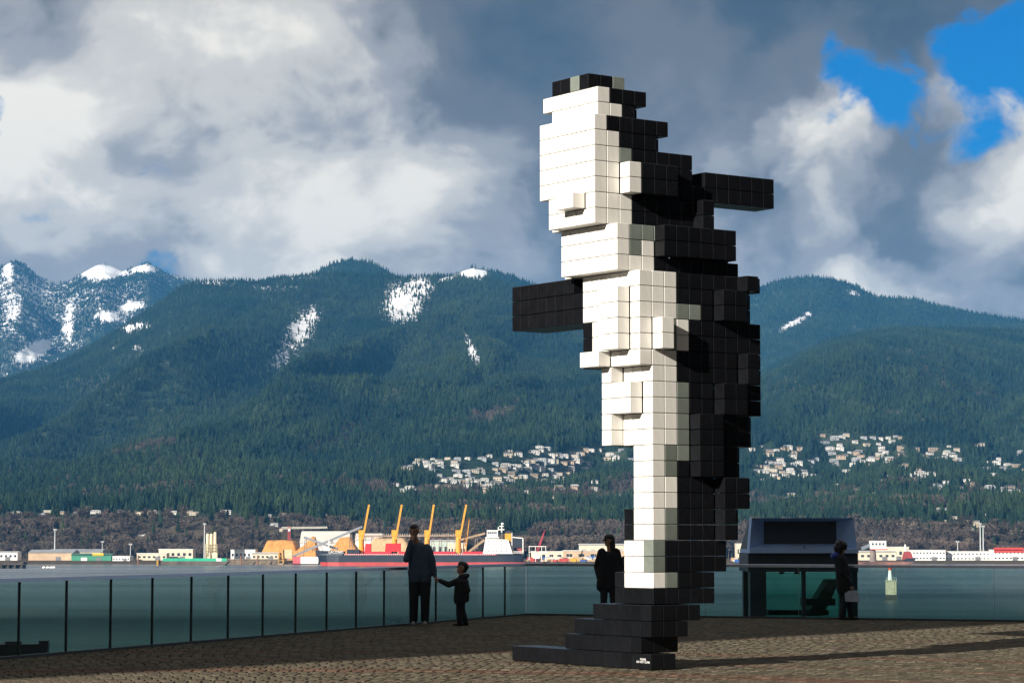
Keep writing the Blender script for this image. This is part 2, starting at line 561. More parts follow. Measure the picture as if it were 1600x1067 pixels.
BACKG = {}
for nm, spec in BACKS.items():
    dr, ln, tab = spec
    lo, hi = (tab[0][0] - CX) / F, (tab[-1][0] - CX) / F
    u = np.linspace(lo, hi, 300)
    rows = np.concatenate([np.linspace(dr - ln, dr, 110), np.linspace(dr, dr + 1200, 8)[1:]])
    U, Y = np.meshgrid(u, rows); X = U * Y
    Z = back_height(spec, X, Y)
    px, py = pix(X, Y, Z)
    if nm == 'snow_mountain':
        r = interp(px, tab)
        dep = (py - r)
        steep = np.abs(np.gradient(Z, axis=1)) / np.abs(np.gradient(X, axis=1))
        sn = 0.42 - np.clip(dep, 0, 200) / 200 * 0.30 + 0.9 * (fbm(X / 260, Y / 900, 4, 77) - 0.5)
        sn = np.maximum(sn, blob_mask(px, py, SNOW + [(160, 425, 45, 14, 0, 1.1), (225, 420, 25, 8, 0, 0.95), (12, 425, 12, 22, 0, 0.8), (20, 480, 22, 60, 10, 0.6),
                                                      (105, 500, 12, 50, 12, 0.66), (45, 555, 30, 14, -20, 1.1), (170, 495, 24, 10, 0, 0.9), (205, 480, 30, 10, -15, 0.8)]))
    else:
        sn = blob_mask(px, py, SNOW)
    o = grid_mesh(nm, X, Y, Z, [ter_mat], {'snow': sn, 'bare': blob_mask(px, py, BARE)})
    tag(o, kind='structure')
    BACKG[nm] = (X, Y, Z, sn)


def on_hill(px, py):
    """the first point of the hillside that the line of sight through a pixel meets"""
    u = (px - CX) / F / CP
    c = int(np.clip(np.searchsorted(MAIN_U, u), 1, len(MAIN_U) - 1))
    e = (ZZ[:, c] - EYE) / MAIN_ROWS
    k = np.argmax(e >= elev(py))
    if k == 0: return None
    e0, e1 = e[k - 1], e[k]
    t = (elev(py) - e0) / max(1e-9, e1 - e0)
    y = MAIN_ROWS[k - 1] + t * (MAIN_ROWS[k] - MAIN_ROWS[k - 1])
    x = u * y
    return Vector((x, y, float(main_height(np.array([x]), np.array([y]))[0])))


# ------------------------------------------------------------------ water
def water_material():
    """choppy water: dark body colour, reflection that weakens away from grazing because the wave faces tilt"""
    m = bpy.data.materials.new('inlet_water')
    m.use_nodes = True
    nt = m.node_tree; nt.nodes.clear(); N, L = nt.nodes.new, nt.links.new
    geo = N('ShaderNodeNewGeometry')

    def noise(sc, rot, detail, rough=0.6):
        mp = N('ShaderNodeMapping'); mp.inputs['Scale'].default_value = (*sc, 1); mp.inputs['Rotation'].default_value = (0, 0, rot)
        L(geo.outputs['Position'], mp.inputs[0])
        n = N('ShaderNodeTexNoise'); n.inputs['Scale'].default_value = 1; n.inputs['Detail'].default_value = detail; n.inputs['Roughness'].default_value = rough
        L(mp.outputs[0], n.inputs['Vector'])
        return n.outputs['Fac']

    def rng(v, a, b, c, d, sm=False):
        r = N('ShaderNodeMapRange')
        if sm: r.interpolation_type = 'SMOOTHSTEP'
        for i, q in enumerate((a, b, c, d)): r.inputs[i + 1].default_value = q
        L(v, r.inputs[0]); return r.outputs[0]

    waves = noise((0.06, 0.30), 0.15, 6, 0.65)
    streak = noise((0.0011, 0.0085), 0.05, 5)
    chop = noise((0.012, 0.05), 0.1, 4, 0.7)
    col = N('ShaderNodeMix'); col.data_type = 'RGBA'
    col.inputs[6].default_value = (0.004, 0.019, 0.022, 1); col.inputs[7].default_value = (0.022, 0.050, 0.050, 1)
    ad = N('ShaderNodeMath'); ad.operation = 'MULTIPLY_ADD'; ad.inputs[1].default_value = 0.5
    L(chop, ad.inputs[0]); L(rng(streak, .33, .67, -.25, .75), ad.inputs[2])
    L(ad.outputs[0], col.inputs['Factor'])
    df = N('ShaderNodeBsdfDiffuse'); L(col.outputs[2], df.inputs[0])
    gl = N('ShaderNodeBsdfGlossy'); gl.inputs['Roughness'].default_value = 0.22
    bp = N('ShaderNodeBump'); bp.inputs['Distance'].default_value = 0.9
    L(rng(streak, .35, .65, .2, .8), bp.inputs['Strength']); L(waves, bp.inputs['Height']); L(bp.outputs[0], gl.inputs['Normal'])
    dt = N('ShaderNodeVectorMath'); dt.operation = 'DOT_PRODUCT'; L(geo.outputs['Normal'], dt.inputs[0]); L(geo.outputs['Incoming'], dt.inputs[1])
    fac = rng(dt.outputs['Value'], 0.009, 0.034, 0.80, 0.12, True)
    mu = N('ShaderNodeMath'); mu.operation = 'MULTIPLY'; L(fac, mu.inputs[0]); L(rng(ad.outputs[0], 0, 1, .75, 1.2), mu.inputs[1])
    ms = N('ShaderNodeMixShader'); L(mu.outputs[0], ms.inputs[0]); L(df.outputs[0], ms.inputs[1]); L(gl.outputs[0], ms.inputs[2])
    out = N('ShaderNodeOutputMaterial'); L(ms.outputs[0], out.inputs[0])
    return m


mb = MB()
mb.poly([(-9000, -300, ZW), (9000, -300, ZW), (9000, 2700, ZW), (-9000, 2700, ZW)])
tag(mb.build('water', water_material()), kind='structure')

TO_RANK = []
# ------------------------------------------------------------------ trees on the hillside
bark = M('bark', (0.09, 0.065, 0.045), 0.9, 0.2, 2.0)
needle = M('conifer_needles', (0.024, 0.050, 0.027), 0.9, 0.35, 0.5, spec=0.1, inst=0.45)


def stand_variation(m, lo, hi):
    """whole stands of the wood differ in tone"""
    nt = m.node_tree; N, L = nt.nodes.new, nt.links.new
    b = nt.nodes['Principled BSDF']
    old = b.inputs['Base Color'].links[0].from_socket
    g = N('ShaderNodeNewGeometry'); n = N('ShaderNodeTexNoise'); n.inputs['Scale'].default_value = 0.0035; n.inputs['Detail'].default_value = 6; n.inputs['Roughness'].default_value = 0.7
    L(g.outputs['Position'], n.inputs['Vector'])
    r = N('ShaderNodeMapRange'); r.inputs[1].default_value = 0.36; r.inputs[2].default_value = 0.64; r.inputs[3].default_value = 0; r.inputs[4].default_value = 1
    L(n.outputs['Fac'], r.inputs[0])
    t = N('ShaderNodeMix'); t.data_type = 'RGBA'; t.inputs[6].default_value = (*lo, 1); t.inputs[7].default_value = (*hi, 1); L(r.outputs[0], t.inputs['Factor'])
    mm = N('ShaderNodeMix'); mm.data_type = 'RGBA'; mm.blend_type = 'MULTIPLY'; mm.inputs['Factor'].default_value = 1
    L(old, mm.inputs[6]); L(t.outputs[2], mm.inputs[7]); L(mm.outputs[2], b.inputs['Base Color'])


stand_variation(needle, (0.5, 0.65, 0.85), (1.9, 1.45, 1.0))
twig = M('bare_twigs', (0.125, 0.098, 0.078), 0.95, 0.25, 0.5, spec=0.1, inst=0.35)


def conifer_mesh(name, seed, tiers=7, wide=0.17):
    r = random.Random(seed)
    mb = MB()
    mb.tube((0, 0, -0.08), (0, 0, 0.5), 0.014, 0.006, 5, 0)
    for t in range(tiers):
        f = t / tiers
        z0 = 0.10 + 0.84 * f; z1 = min(1.0, z0 + 0.30 * (1 - 0.45 * f))
        R = wide * (1 - f) ** 0.8 * r.uniform(0.8, 1.15) + 0.012
        n = 9
        k = len(mb.v)
        ph = r.random() * 6
        ox, oy = r.uniform(-0.012, 0.012), r.uniform(-0.012, 0.012)
        for i in range(n * 2):
            w = ph + math.pi * i / n
            rr = R * (r.uniform(0.85, 1.25) if i % 2 == 0 else r.uniform(0.35, 0.6))
            mb.v.append((ox + rr * math.cos(w), oy + rr * math.sin(w), z0 - (0.035 if i % 2 == 0 else -0.03) + r.uniform(-0.015, 0.015)))
        mb.v.append((ox * 0.5, oy * 0.5, z1))
        for i in range(n * 2):
            mb.f.append((k + i, k + (i + 1) % (n * 2), k + n * 2)); mb.m.append(1)
    return mb.mesh(name, [bark, needle])


def bare_mesh(name, seed, m=None):
    r = random.Random(seed)
    mb = MB()
    mb.tube((0, 0, -0.05), (0, 0, 0.45), 0.022, 0.012, 5, 0)
    for b in range(11):
        w = r.random() * 6.283
        a = Vector((0, 0, r.uniform(0.2, 0.5)))
        e = Vector((0.30 * math.cos(w) * r.uniform(0.4, 1), 0.30 * math.sin(w) * r.uniform(0.4, 1), r.uniform(0.5, 0.92)))
        mb.tube(a, e, 0.010, 0.004, 3, 0)
        for t in range(30):
            p = a.lerp(e, r.uniform(0.3, 1.05))
            d = Vector((r.gauss(0, 1), r.gauss(0, 1), r.gauss(0.5, 0.8))).normalized() * r.uniform(0.06, 0.17)
            s = d.orthogonal().normalized() * r.uniform(0.004, 0.009)
            mb.poly([p - s, p + s, p + d * 0.7 + s * 2.0, p + d, p + d * 0.6 - s * 2.0], 1)
    return mb.mesh(name, [bark, m or twig])


CON = [conifer_mesh('conifer_%s' % n, i, 7, w) for i, (n, w) in enumerate((('slim', 0.14), ('broad', 0.19), ('tall', 0.12), ('full', 0.21)))]
BAR = [bare_mesh('bare_tree_%s' % n, 30 + i) for i, n in enumerate(('round', 'upright', 'loose'))]

# ---- houses first, so that trees keep clear of them
HOUSE_SPOTS = []        # (px0, px1, py0, py1, n, where)
A1, A2, A3, A4 = 'in the upper row above the third deck crane', 'in the lower rows above the ship\'s last crane', 'on the slope above the ship\'s white bridge', 'in the dense band left of the sculpture\'s shaft'
A5, A6, A7 = 'in the topmost rows left of the sculpture', 'close to the sculpture\'s left edge', 'in the low row behind the ship\'s bridge'
C2A, C2B, C3A, C3B, C3C = 'in the cluster at the sculpture\'s right edge', 'in the stepped rows high above the kiosk', 'high on the slope between kiosk and right edge', 'in the mid-slope cluster at the right edge', 'low on the slope above the twin masts'
C4, C5 = 'in the row along the left bank', 'on the bank above the red tower crane'
HOUSE_SPOTS += [(655, 716, 722, 731, 18, A1), (610, 632, 733, 738, 3, A1), (695, 714, 750, 757, 6, A2), (714, 747, 754, 762, 8, A2), (747, 780, 752, 763, 10, A2),
                (752, 764, 763, 775, 5, A2), (630, 668, 769, 774, 5, A2), (742, 757, 738, 741, 4, A3), (785, 811, 727, 737, 9, A3), (818, 856, 725, 738, 14, A3),
                (797, 818, 747, 760, 7, A4), (835, 882, 748, 763, 20, A4), (828, 847, 706, 711, 5, A5), (850, 904, 713, 727, 15, A5), (885, 901, 743, 753, 6, A4),
                (948, 975, 708, 718, 6, A6), (778, 880, 795, 799, 8, A7),
                (1189, 1256, 700, 746, 34, C2A), (1286, 1393, 685, 727, 44, C2B), (1390, 1415, 715, 730, 5, C2B),
                (1433, 1490, 704, 724, 16, C3A), (1431, 1452, 741, 754, 8, C3A), (1533, 1610, 718, 749, 18, C3B), (1500, 1514, 757, 786, 7, C3B),
                (1530, 1610, 762, 789, 26, C3B), (1452, 1474, 786, 812, 6, C3C), (1490, 1530, 812, 832, 7, C3C)]
for px in (10, 30, 54, 74, 80, 98, 125, 153, 193, 222, 240, 250, 275, 281, 297, 306, 356):
    HOUSE_SPOTS.append((px, px, 801.5, 804.5, 1, C4))
HOUSE_SPOTS += [(1200, 1420, 735, 790, 12, 'standing alone among the trees above the kiosk'), (1420, 1610, 690, 830, 26, 'standing alone among the trees toward the right edge'),
                (600, 960, 700, 790, 22, 'standing alone among the trees above the ship')]
HOUSE_SPOTS += [(418, 452, 806, 812, 5, C5), (430, 448, 820, 824, 2, C5), (515, 535, 808, 812, 4, C5)]

wall_cols = [('white_siding', (0.54, 0.52, 0.48)), ('cream_siding', (0.52, 0.45, 0.34)), ('grey_siding', (0.30, 0.31, 0.32)), ('tan_siding', (0.40, 0.30, 0.21))]
roof_m = [M('dark_shingles', (0.10, 0.10, 0.11), 0.9, 0.2, 1.0), M('brown_shingles', (0.16, 0.12, 0.09), 0.9, 0.2, 1.0), M('pale_roof', (0.50, 0.50, 0.50), 0.8, 0.1, 1.0)]
dark_glass = M('dark_window', (0.03, 0.04, 0.05), 0.2, 0.1, 1.0)


def house_mesh(i):
    r = random.Random(100 + i)
    w, d, h, rh = r.uniform(13, 19), r.uniform(9, 12), r.uniform(4.2, 6.6), r.uniform(1.4, 2.6)
    mb = MB()
    mb.box(-w / 2, w / 2, -d / 2, d / 2, -5, h, 0)
    if i % 3 == 2:
        mb.box(-w / 2 - 0.6, w / 2 + 0.6, -d / 2 - 0.8, d / 2 + 0.6, h, h + 0.5, 1)
    else:
        a = 0.7
        A = [(-w / 2 - a, -d / 2 - a, h), (w / 2 + a, -d / 2 - a, h), (w / 2 + a, d / 2 + a, h), (-w / 2 - a, d / 2 + a, h)]
        k = 0 if i % 2 else w * 0.22
        P, Q = (-w / 2 - a + k, 0, h + rh), (w / 2 + a - k, 0, h + rh)
        mb.poly([A[0], A[1], Q, P], 1); mb.poly([A[2], A[3], P, Q], 1)
        mb.poly([A[1], A[2], Q], 1); mb.poly([A[3], A[0], P], 1); mb.poly(A[::-1], 1)
    if i % 2 == 0:
        mb.box(-w / 2 - 0.2, 0, -d / 2 - 2.4, -d / 2, 0.3, h * 0.5, 0)
    n = 3 + i % 3
    for lv in ((1.2, 2.6), (4.0, 5.3)):
        if lv[1] > h - 0.3: continue
        for k in range(n):
            x = -w / 2 + w * (k + 0.5) / n
            mb.box(x - 1.1, x + 1.1, -d / 2 - 0.15, -d / 2 + 0.1, lv[0], lv[1], 2)
    nm, c = wall_cols[i % 4]
    return mb.mesh('house_%s' % nm, [M(nm, c, 0.8, 0.08, 0.6), roof_m[(i // 2) % 3], dark_glass])


HM = [house_mesh(i) for i in range(12)]
houses = []
hr = random.Random(4)
for x0, x1, y0, y1, n, where in HOUSE_SPOTS:
    n = max(1, round(n * .72))
    for k in range(n):
        p = None
        for _ in range(30):
            p = on_hill(hr.uniform(x0, x1), hr.uniform(y0, y1))
            if p is None: continue
            if all(abs(p.x - q.x) > 15 or abs(p.y - q.y) > 22 for q in houses): break
        if p is None or p.y > 7000: continue
        houses.append(p)
        i = hr.randrange(12) if hr.random() < 0.6 else hr.choice((0, 4, 8))
        sc = hr.uniform(0.62, 0.95) * (1.0 if p.y > 3400 else 0.72)
        o = link_mesh('house', HM[i], p, hr.uniform(-0.35, 0.25), (sc, sc, sc))
        tag(o, 'x', 'house', 'houses ' + where); TO_RANK.append((o, '%s house from the left ' + where, where))
# the smaller houses between them, too many to set one by one
xv, xf, xm = [], [], []
XM = []
for x0, x1, y0, y1, n, where in HOUSE_SPOTS:
    if where in (C4, C5): continue
    for k in range(max(1, round(n * .45))):
        for _ in range(30):
            p = on_hill(hr.uniform(x0 - 16, x1 + 16), hr.uniform(y0 - 6, y1 + 7))
            if p is None or p.y > 7000: continue
            if all(abs(p.x - q.x) > 11 or abs(p.y - q.y) > 16 for q in houses): break
        else: continue
        houses.append(p)
        me = HM[hr.randrange(12)]
        sc, a = hr.uniform(.5, .75), hr.uniform(-.4, .3)
        base, off = len(xv), len(XM)
        for v in me.vertices:
            xx, yy, zz = v.co * sc
            xv.append((p.x + xx * math.cos(a) - yy * math.sin(a), p.y + xx * math.sin(a) + yy * math.cos(a), p.z + zz))
        ids = []
        for m in me.materials:
            if m not in XM: XM.append(m)
            ids.append(XM.index(m))
        for q in me.polygons:
            xf.append(tuple(base + i for i in q.vertices)); xm.append(ids[q.material_index])
mb = MB(); mb.v, mb.f, mb.m = xv, xf, xm
tag(mb.build('far_houses', XM), 'many tiny far-off houses filling the hillside clusters', 'houses', None, 'stuff')
HP = np.array([(h.x, h.y) for h in houses])


def clear_of_houses(x, y, ahead=48):
    keep = np.ones(len(x), bool)
    for hx, hy in HP:
        wd = 13 + 0 * hy
        keep &= ~((np.abs(x - hx * y / hy) < wd) & (y > hy - ahead) & (y < hy + 14) & (np.abs(y - hy) < 400))
    return keep


def sample_grid(G, x, y, Ug, Rg):
    u = x / y
    fc = np.clip((u - Ug[0]) / (Ug[1] - Ug[0]), 0, len(Ug) - 1.001)
    fr = np.interp(y, Rg, np.arange(len(Rg)))
    c, r = fc.astype(int), np.clip(fr.astype(int), 0, len(Rg) - 2)
    tc, tr = fc - c, fr - r
    return (G[r, c] * (1 - tc) + G[r, c + 1] * tc) * (1 - tr) + (G[r + 1, c] * (1 - tc) + G[r + 1, c + 1] * tc) * tr


def scatter(n, u0, u1, y0, y1):
    y = np.sqrt(RNG.uniform(y0 * y0, y1 * y1, n)); u = RNG.uniform(u0, u1, n)
    return u * y, y


# running horizon of the hillside: a tree wholly behind it shows nothing
EL = (ZZ - EYE) / YY
HOR = np.maximum.accumulate(EL, 0)


def forest_object(name, pts, scl, var, meshes, label):
    me = bpy.data.meshes.new(name)
    n = len(pts)
    me.vertices.add(n); me.vertices.foreach_set('co', np.asarray(pts, np.float32).ravel())
    for k, t, v in (('tree_scale', 'FLOAT', scl), ('tree_turn', 'FLOAT', RNG.uniform(0, 6.28, n)), ('tree_kind', 'INT', var)):
        a = me.attributes.new(k, t, 'POINT'); a.data.foreach_set('value', np.asarray(v, np.float32 if t == 'FLOAT' else np.int32))
    o = bpy.data.objects.new(name, me); COL.objects.link(o)
    ng = bpy.data.node_groups.new(name + '_instances', 'GeometryNodeTree')
    ng.interface.new_socket('Geometry', in_out='INPUT', socket_type='NodeSocketGeometry')
    ng.interface.new_socket('Geometry', in_out='OUTPUT', socket_type='NodeSocketGeometry')
    N, L = ng.nodes.new, ng.links.new
    gi, go = N('NodeGroupInput'), N('NodeGroupOutput')
    jn = N('GeometryNodeGeometryToInstance')
    for m in reversed(meshes):
        src = bpy.data.objects.new(m.name + '_source', m)
        oi = N('GeometryNodeObjectInfo'); oi.inputs['Object'].default_value = src; oi.inputs['As Instance'].default_value = False
        L(oi.outputs['Geometry'], jn.inputs[0])
    ip = N('GeometryNodeInstanceOnPoints'); ip.inputs['Pick Instance'].default_value = True
    def attr(nm, t):
        a = N('GeometryNodeInputNamedAttribute'); a.data_type = t; a.inputs['Name'].default_value = nm
        return a.outputs['Attribute']
    cx = N('ShaderNodeCombineXYZ'); L(attr('tree_turn', 'FLOAT'), cx.inputs[2])
    L(gi.outputs[0], ip.inputs['Points']); L(jn.outputs[0], ip.inputs['Instance'])
    L(attr('tree_kind', 'INT'), ip.inputs['Instance Index']); L(cx.outputs[0], ip.inputs['Rotation'])
    L(attr('tree_scale', 'FLOAT'), ip.inputs['Scale'])
    L(ip.outputs[0], go.inputs[0])
    md = o.modifiers.new('trees', 'NODES'); md.node_group = ng
    tag(o, label, 'forest', None, 'stuff')
    return o


# main slope
area = 0.245 * (DR ** 2 - 2960 ** 2)
x, y = scatter(int(area / 70), -0.245, 0.245, 2960, DR + 60)
z = main_height(x, y)
s_ = sample_grid(snow_main, x, y, MAIN_U, MAIN_ROWS); b_ = sample_grid(bare_main, x, y, MAIN_U, MAIN_ROWS)
hor = sample_grid(HOR, x, y, MAIN_U, MAIN_ROWS)
keep = clear_of_houses(x, y) & (RNG.random(len(x)) > s_ * 1.05) & (RNG.random(len(x)) > b_ * 0.9)
keep &= ((z + 32 - EYE) / y) > hor - 0.0005
x, y, z, b_ = x[keep], y[keep], z[keep], b_[keep]
# a part of the lower slope is leafless
decid = (fbm(x / 260, y / 200, 3, 55) + 0.25 * RNG.random(len(x)) > 0.80 - 0.5 * b_ - np.where(x / y > 0.08, 0.06, 0) + np.clip((y - 3600) / 3000, -0.05, 0.6)) & (y < 5200)
h = RNG.uniform(15, 28, len(x)) * RNG.uniform(.75, 1.1, len(x)) * np.interp(y, [2900, 3600, 5000, 7700], [1.0, 0.9, 0.72, 0.66])
near = np.argsort(y)
con_idx = near[~decid[near]]; bar_idx = near[decid[near]]
NEAR_CON = con_idx[:150]
rest = con_idx[150:]
forest_object('conifer_forest', np.stack([x[rest], y[rest], z[rest] - 1], -1), h[rest], RNG.integers(0, 4, len(rest)), CON, 'dark green conifer forest covering the mountain slope')
forest_object('leafless_wood', np.stack([x[bar_idx], y[bar_idx], z[bar_idx] - 1], -1), h[bar_idx] * 0.8, RNG.integers(0, 3, len(bar_idx)), BAR, 'brown leafless wood among the conifers on the lower slope')
print('forest', len(rest), len(bar_idx))

# back mountains
for nm, spec in BACKS.items():
    dr, ln, tab = spec
    X, Y, Z, sn = BACKG[nm]
    lo, hi = max(-0.245, (tab[0][0] - CX) / F), min(0.245, (tab[-1][0] - CX) / F)
    a = (hi - lo) / 2 * (dr ** 2 - (dr - ln * 0.75) ** 2)
    xb, yb = scatter(int(a / 110), lo, hi, dr - ln * 0.75, dr + 40)
    zb = back_height(spec, xb, yb)
    Ug = np.linspace((tab[0][0] - CX) / F, (tab[-1][0] - CX) / F, 300)
    Rg = np.concatenate([np.linspace(dr - ln, dr, 110), np.linspace(dr, dr + 1200, 8)[1:]])
    sg = sample_grid(sn, xb, yb, Ug, Rg)
    hb = sample_grid(HOR, xb, np.full_like(yb, DR), MAIN_U * 1.0, MAIN_ROWS) if False else np.interp(xb / yb, MAIN_U, HOR[-9])
    HB = np.maximum.accumulate((Z - EYE) / Y, 0)
    own = sample_grid(HB, xb, yb, Ug, Rg)
    f = 1.9 if nm == 'snow_mountain' else 1.5
    kp = (RNG.random(len(xb)) > np.clip(sg * f - (0.35 if nm == 'snow_mountain' else 0), 0, 1)) & ((zb + 30 - EYE) / yb > hb) & ((zb + 30 - EYE) / yb > own - 0.0005)
    xb, yb, zb = xb[kp], yb[kp], zb[kp]
    forest_object(nm.replace('mountain', 'forest'), np.stack([xb, yb, zb - 1], -1), RNG.uniform(10, 21, len(xb)), RNG.integers(0, 4, len(xb)), CON,
                  {'dome_mountain': 'conifer forest on the rounded summit behind the main slope', 'snow_mountain': 'sparse conifers between the snowfields of the far peaks',
                   'far_mountain': 'dark blue conifer forest on the far broad mountain'}[nm])
    print(nm, len(xb))

# the leafless thicket of the banks
bx_, by_ = scatter(5200, -0.24, 0.24, 2600, 2870)
bpx = CX + F * bx_ / by_
ok = np.where(bpx < 440, by_ > 2650, np.where(bpx < 560, by_ > 2800, np.where(bpx < 1150, by_ > 2610, by_ > 2640)))
ok &= (fbm(bx_ / 60, by_ / 60, 3, 88) > np.where(bpx < 440, 0.36, 0.40)) & clear_of_houses(bx_, by_, 60)
bx_, by_, bpx = bx_[ok], by_[ok], bpx[ok]
bzz = main_height(bx_, by_)
hh_ = RNG.uniform(10, 20, len(bx_)) * np.interp(bpx, [0, 440, 600, 1200, 1420, 1600], [.95, .9, 1.2, 1.35, 1.2, .7]) * np.where((bpx < 440) & (by_ > 2780), .6, 1)
forest_object('leafless_thicket', np.stack([bx_, by_, bzz - .5], -1), hh_, RNG.integers(0, 3, len(bx_)), BAR, 'brown leafless thicket along the far shore banks')
# the trees of the bank and the shore that can be told apart, one by one
tr = random.Random(8)
for i in NEAR_CON:
    o = link_mesh('conifer_tree', CON[tr.randrange(4)], (x[i], y[i], z[i] - 1), tr.random() * 6.28, (h[i] * 0.95,) * 3)
    tag(o, 'x', 'tree', 'conifers at the foot of the forest'); TO_RANK.append((o, '%s conifer from the left in the front row of the forest', 'front'))


def clear_strip(px, y):
    return True


def put_tree(kind, px, y, hgt, label, group):
    xx = (px - CX) / F * y
    zz = float(main_height(np.array([xx]), np.array([float(y)]))[0])
    me = (CON if kind == 'conifer_tree' else BAR)
    o = link_mesh(kind, me[tr.randrange(len(me))], (xx, y, zz - 0.6), tr.random() * 6.28, (hgt * tr.uniform(0.95, 1.25) * (1.0 if kind == 'conifer_tree' else 1.25),) * 2 + (hgt,))
    tag(o, 'x', 'tree', group); TO_RANK.append((o, label, label))


def not_before_house(px, y):
    return all(not (abs(px - (CX + F * h_.x / h_.y)) < 7 and h_.y - 70 < y < h_.y + 12) for h_ in houses)


n_b = 0
for k in range(210):                        # leafless trees: left bank, behind the ship, right bank
    a = tr.random()
    if a < 0.42: px, yy, hh = tr.uniform(-40, 420), tr.uniform(2690, 2850), tr.uniform(14, 21)
    elif a < 0.68: px, yy, hh = tr.uniform(560, 960), tr.uniform(2620, 2760), tr.uniform(17, 24)
    else: px, yy, hh = tr.uniform(1180, 1640), tr.uniform(2660, 2860), tr.uniform(16, 25) * (1.15 if px < 1480 else 0.8)
    if not not_before_house(px, yy): continue
    side = 'along the left bank' if a < 0.42 else ('behind the cargo ship' if a < 0.68 else 'on the shore beyond the kiosk')
    put_tree('leafless_tree', px, yy, hh, '%s large leafless tree from the left ' + side, 'leafless trees ' + side)
for k in range(130):                        # conifers that stand among them
    a = tr.random()
    if a < 0.5: px, yy, hh = tr.uniform(-40, 460), tr.uniform(2700, 2930), tr.uniform(13, 24)
    elif a < 0.75: px, yy, hh = tr.uniform(440, 1000), tr.uniform(2760, 2930), tr.uniform(18, 30)
    else: px, yy, hh = tr.uniform(1160, 1640), tr.uniform(2760, 2930), tr.uniform(16, 30)
    if not not_before_house(px, yy): continue
    side = 'on the left bank' if a < 0.5 else ('behind the cargo ship' if a < 0.75 else 'on the right bank')
    put_tree('conifer_tree', px, yy, hh, '%s large conifer from the left among leafless trees ' + side, 'conifers ' + side)

# ------------------------------------------------------------------ plaza
PC = Vector((-3.2, 19.1))                          # centre of the ring paving
FA, FC, FD = ground(45, 1026), ground(822, 960.5), ground(1600, 971)
fdir = (FC - FA).normalized()
FB = FA - fdir * 16.0
FE = FC + (FD - FC) * 1.7
EDGE = 0.30
n_left = Vector((-fdir.y, fdir.x, 0))
rdir = (FE - FC).normalized(); n_right = Vector((-rdir.y, rdir.x, 0))
PL = [(-60, -80), (60, -80), (60, (FE + rdir * 30 + n_right * EDGE).y), tuple((FE + n_right * EDGE)[:2]),
      tuple((FC + n_left * 0.17 + n_right * EDGE)[:2]), tuple((FB + n_left * EDGE)[:2]), (-60, (FB + n_left * EDGE).y - 25)]
joint = M('paving_bed', (0.035, 0.032, 0.028), 0.95, 0.2, 3.0)
slab_m = M('plaza_edge_concrete', (0.16, 0.16, 0.16), 0.85, 0.15, 1.5)
mb = MB()
mb.prism(PL, -2.2, -0.03, 0)
plaza = mb.build('plaza', joint)
tag(plaza, kind='structure')
mb = MB()
ins = lambda p, c=(-5, 10): (p[0] + (c[0] - p[0]) * 0.03, p[1] + (c[1] - p[1]) * 0.03)
mb.prism([ins(p) for p in PL], ZW - 3, -2.25, 0)
tag(mb.build('plaza_quay_wall', slab_m), kind='structure')

pav = M('brown_grey_pavers', (0.112, 0.096, 0.070), 0.95, 0.22, 5.0, island=0.22, bump=0.25, coords='Object', spec=0.03)
pavr = M('red_pavers', (0.120, 0.080, 0.057), 0.95, 0.2, 5.0, island=0.18, bump=0.25, spec=0.03)


def in_poly(x, y, P):
    c = False
    for i in range(len(P)):
        x1, y1 = P[i]; x2, y2 = P[i - 1]
        if (y1 > y) != (y2 > y) and x < (x2 - x1) * (y - y1) / (y2 - y1) + x1: c = not c
    return c


def paver(mb, R0, R1, w0, w1, mat, rr):
    g = 0.007
    b = 0.012
    dz = rr.uniform(-0.004, 0.003)
    a0, a1 = w0 + g / R0, w1 - g / R0
    def P(R, a, z): return (PC.x + R * math.cos(a), PC.y + R * math.sin(a), z)
    r0, r1 = R0 + g, R1 - g
    n = len(mb.v)
    e = b / R0
    mb.v += [P(r0, a0, -0.032), P(r1, a0, -0.032), P(r1, a1, -0.032), P(r0, a1, -0.032),
             P(r0, a0, dz - 0.008), P(r1, a0, dz - 0.008), P(r1, a1, dz - 0.008), P(r0, a1, dz - 0.008),
             P(r0 + b, a0 + e, dz + rr.uniform(-.0015, .0015)), P(r1 - b, a0 + e, dz), P(r1 - b, a1 - e, dz + rr.uniform(-.0015, .0015)), P(r0 + b, a1 - e, dz)]
    for k in range(4):
        j = (k + 1) % 4
        mb.f.append((n + k, n + j, n + 4 + j, n + 4 + k)); mb.m.append(mat)
        mb.f.append((n + 4 + k, n + 4 + j, n + 8 + j, n + 8 + k)); mb.m.append(mat)
    mb.f.append((n + 8, n + 9, n + 10, n + 11)); mb.m.append(mat)


ring, R = [], 5.0
DRR, WT = 0.27, 0.145
while R < 44:
    ring.append(R); R += DRR
cells = []
pr = random.Random(3)
for ri, R in enumerate(ring):
    n = int(2 * math.pi * R / WT)
    off = pr.random()
    red = abs(R - 11.2) < 0.36 or abs(R - 16.2) < 0.36 or abs(R - 13.6) < 0.15 or abs(R - 21.4) < 0.2
    for k in range(n):
        w = 2 * math.pi * (k + off) / n
        xx, yy = PC.x + (R + DRR / 2) * math.cos(w), PC.y + (R + DRR / 2) * math.sin(w)
        if yy < 24.5 or abs(xx) > 0.215 * yy + 1.6: continue
        if not in_poly(xx, yy, PL): continue
        cells.append((R, w, 2 * math.pi / n, red, xx, yy))
vis = [c for c in cells if abs(c[4]) < 0.205 * c[5] and c[5] > 27.2]
vis.sort(key=lambda c: c[5])
nearset = set(id(c) for c in vis[:300])
big = MB()
for c in cells:
    R, w, dw, red, xx, yy = c
    if id(c) in nearset:
        mb = MB(); paver(mb, R, R + DRR, w, w + dw, 0, pr)
        mb.build('paver', pavr if red else pav, plaza)
    else:
        paver(big, R, R + DRR, w, w + dw, 1 if red else 0, pr)
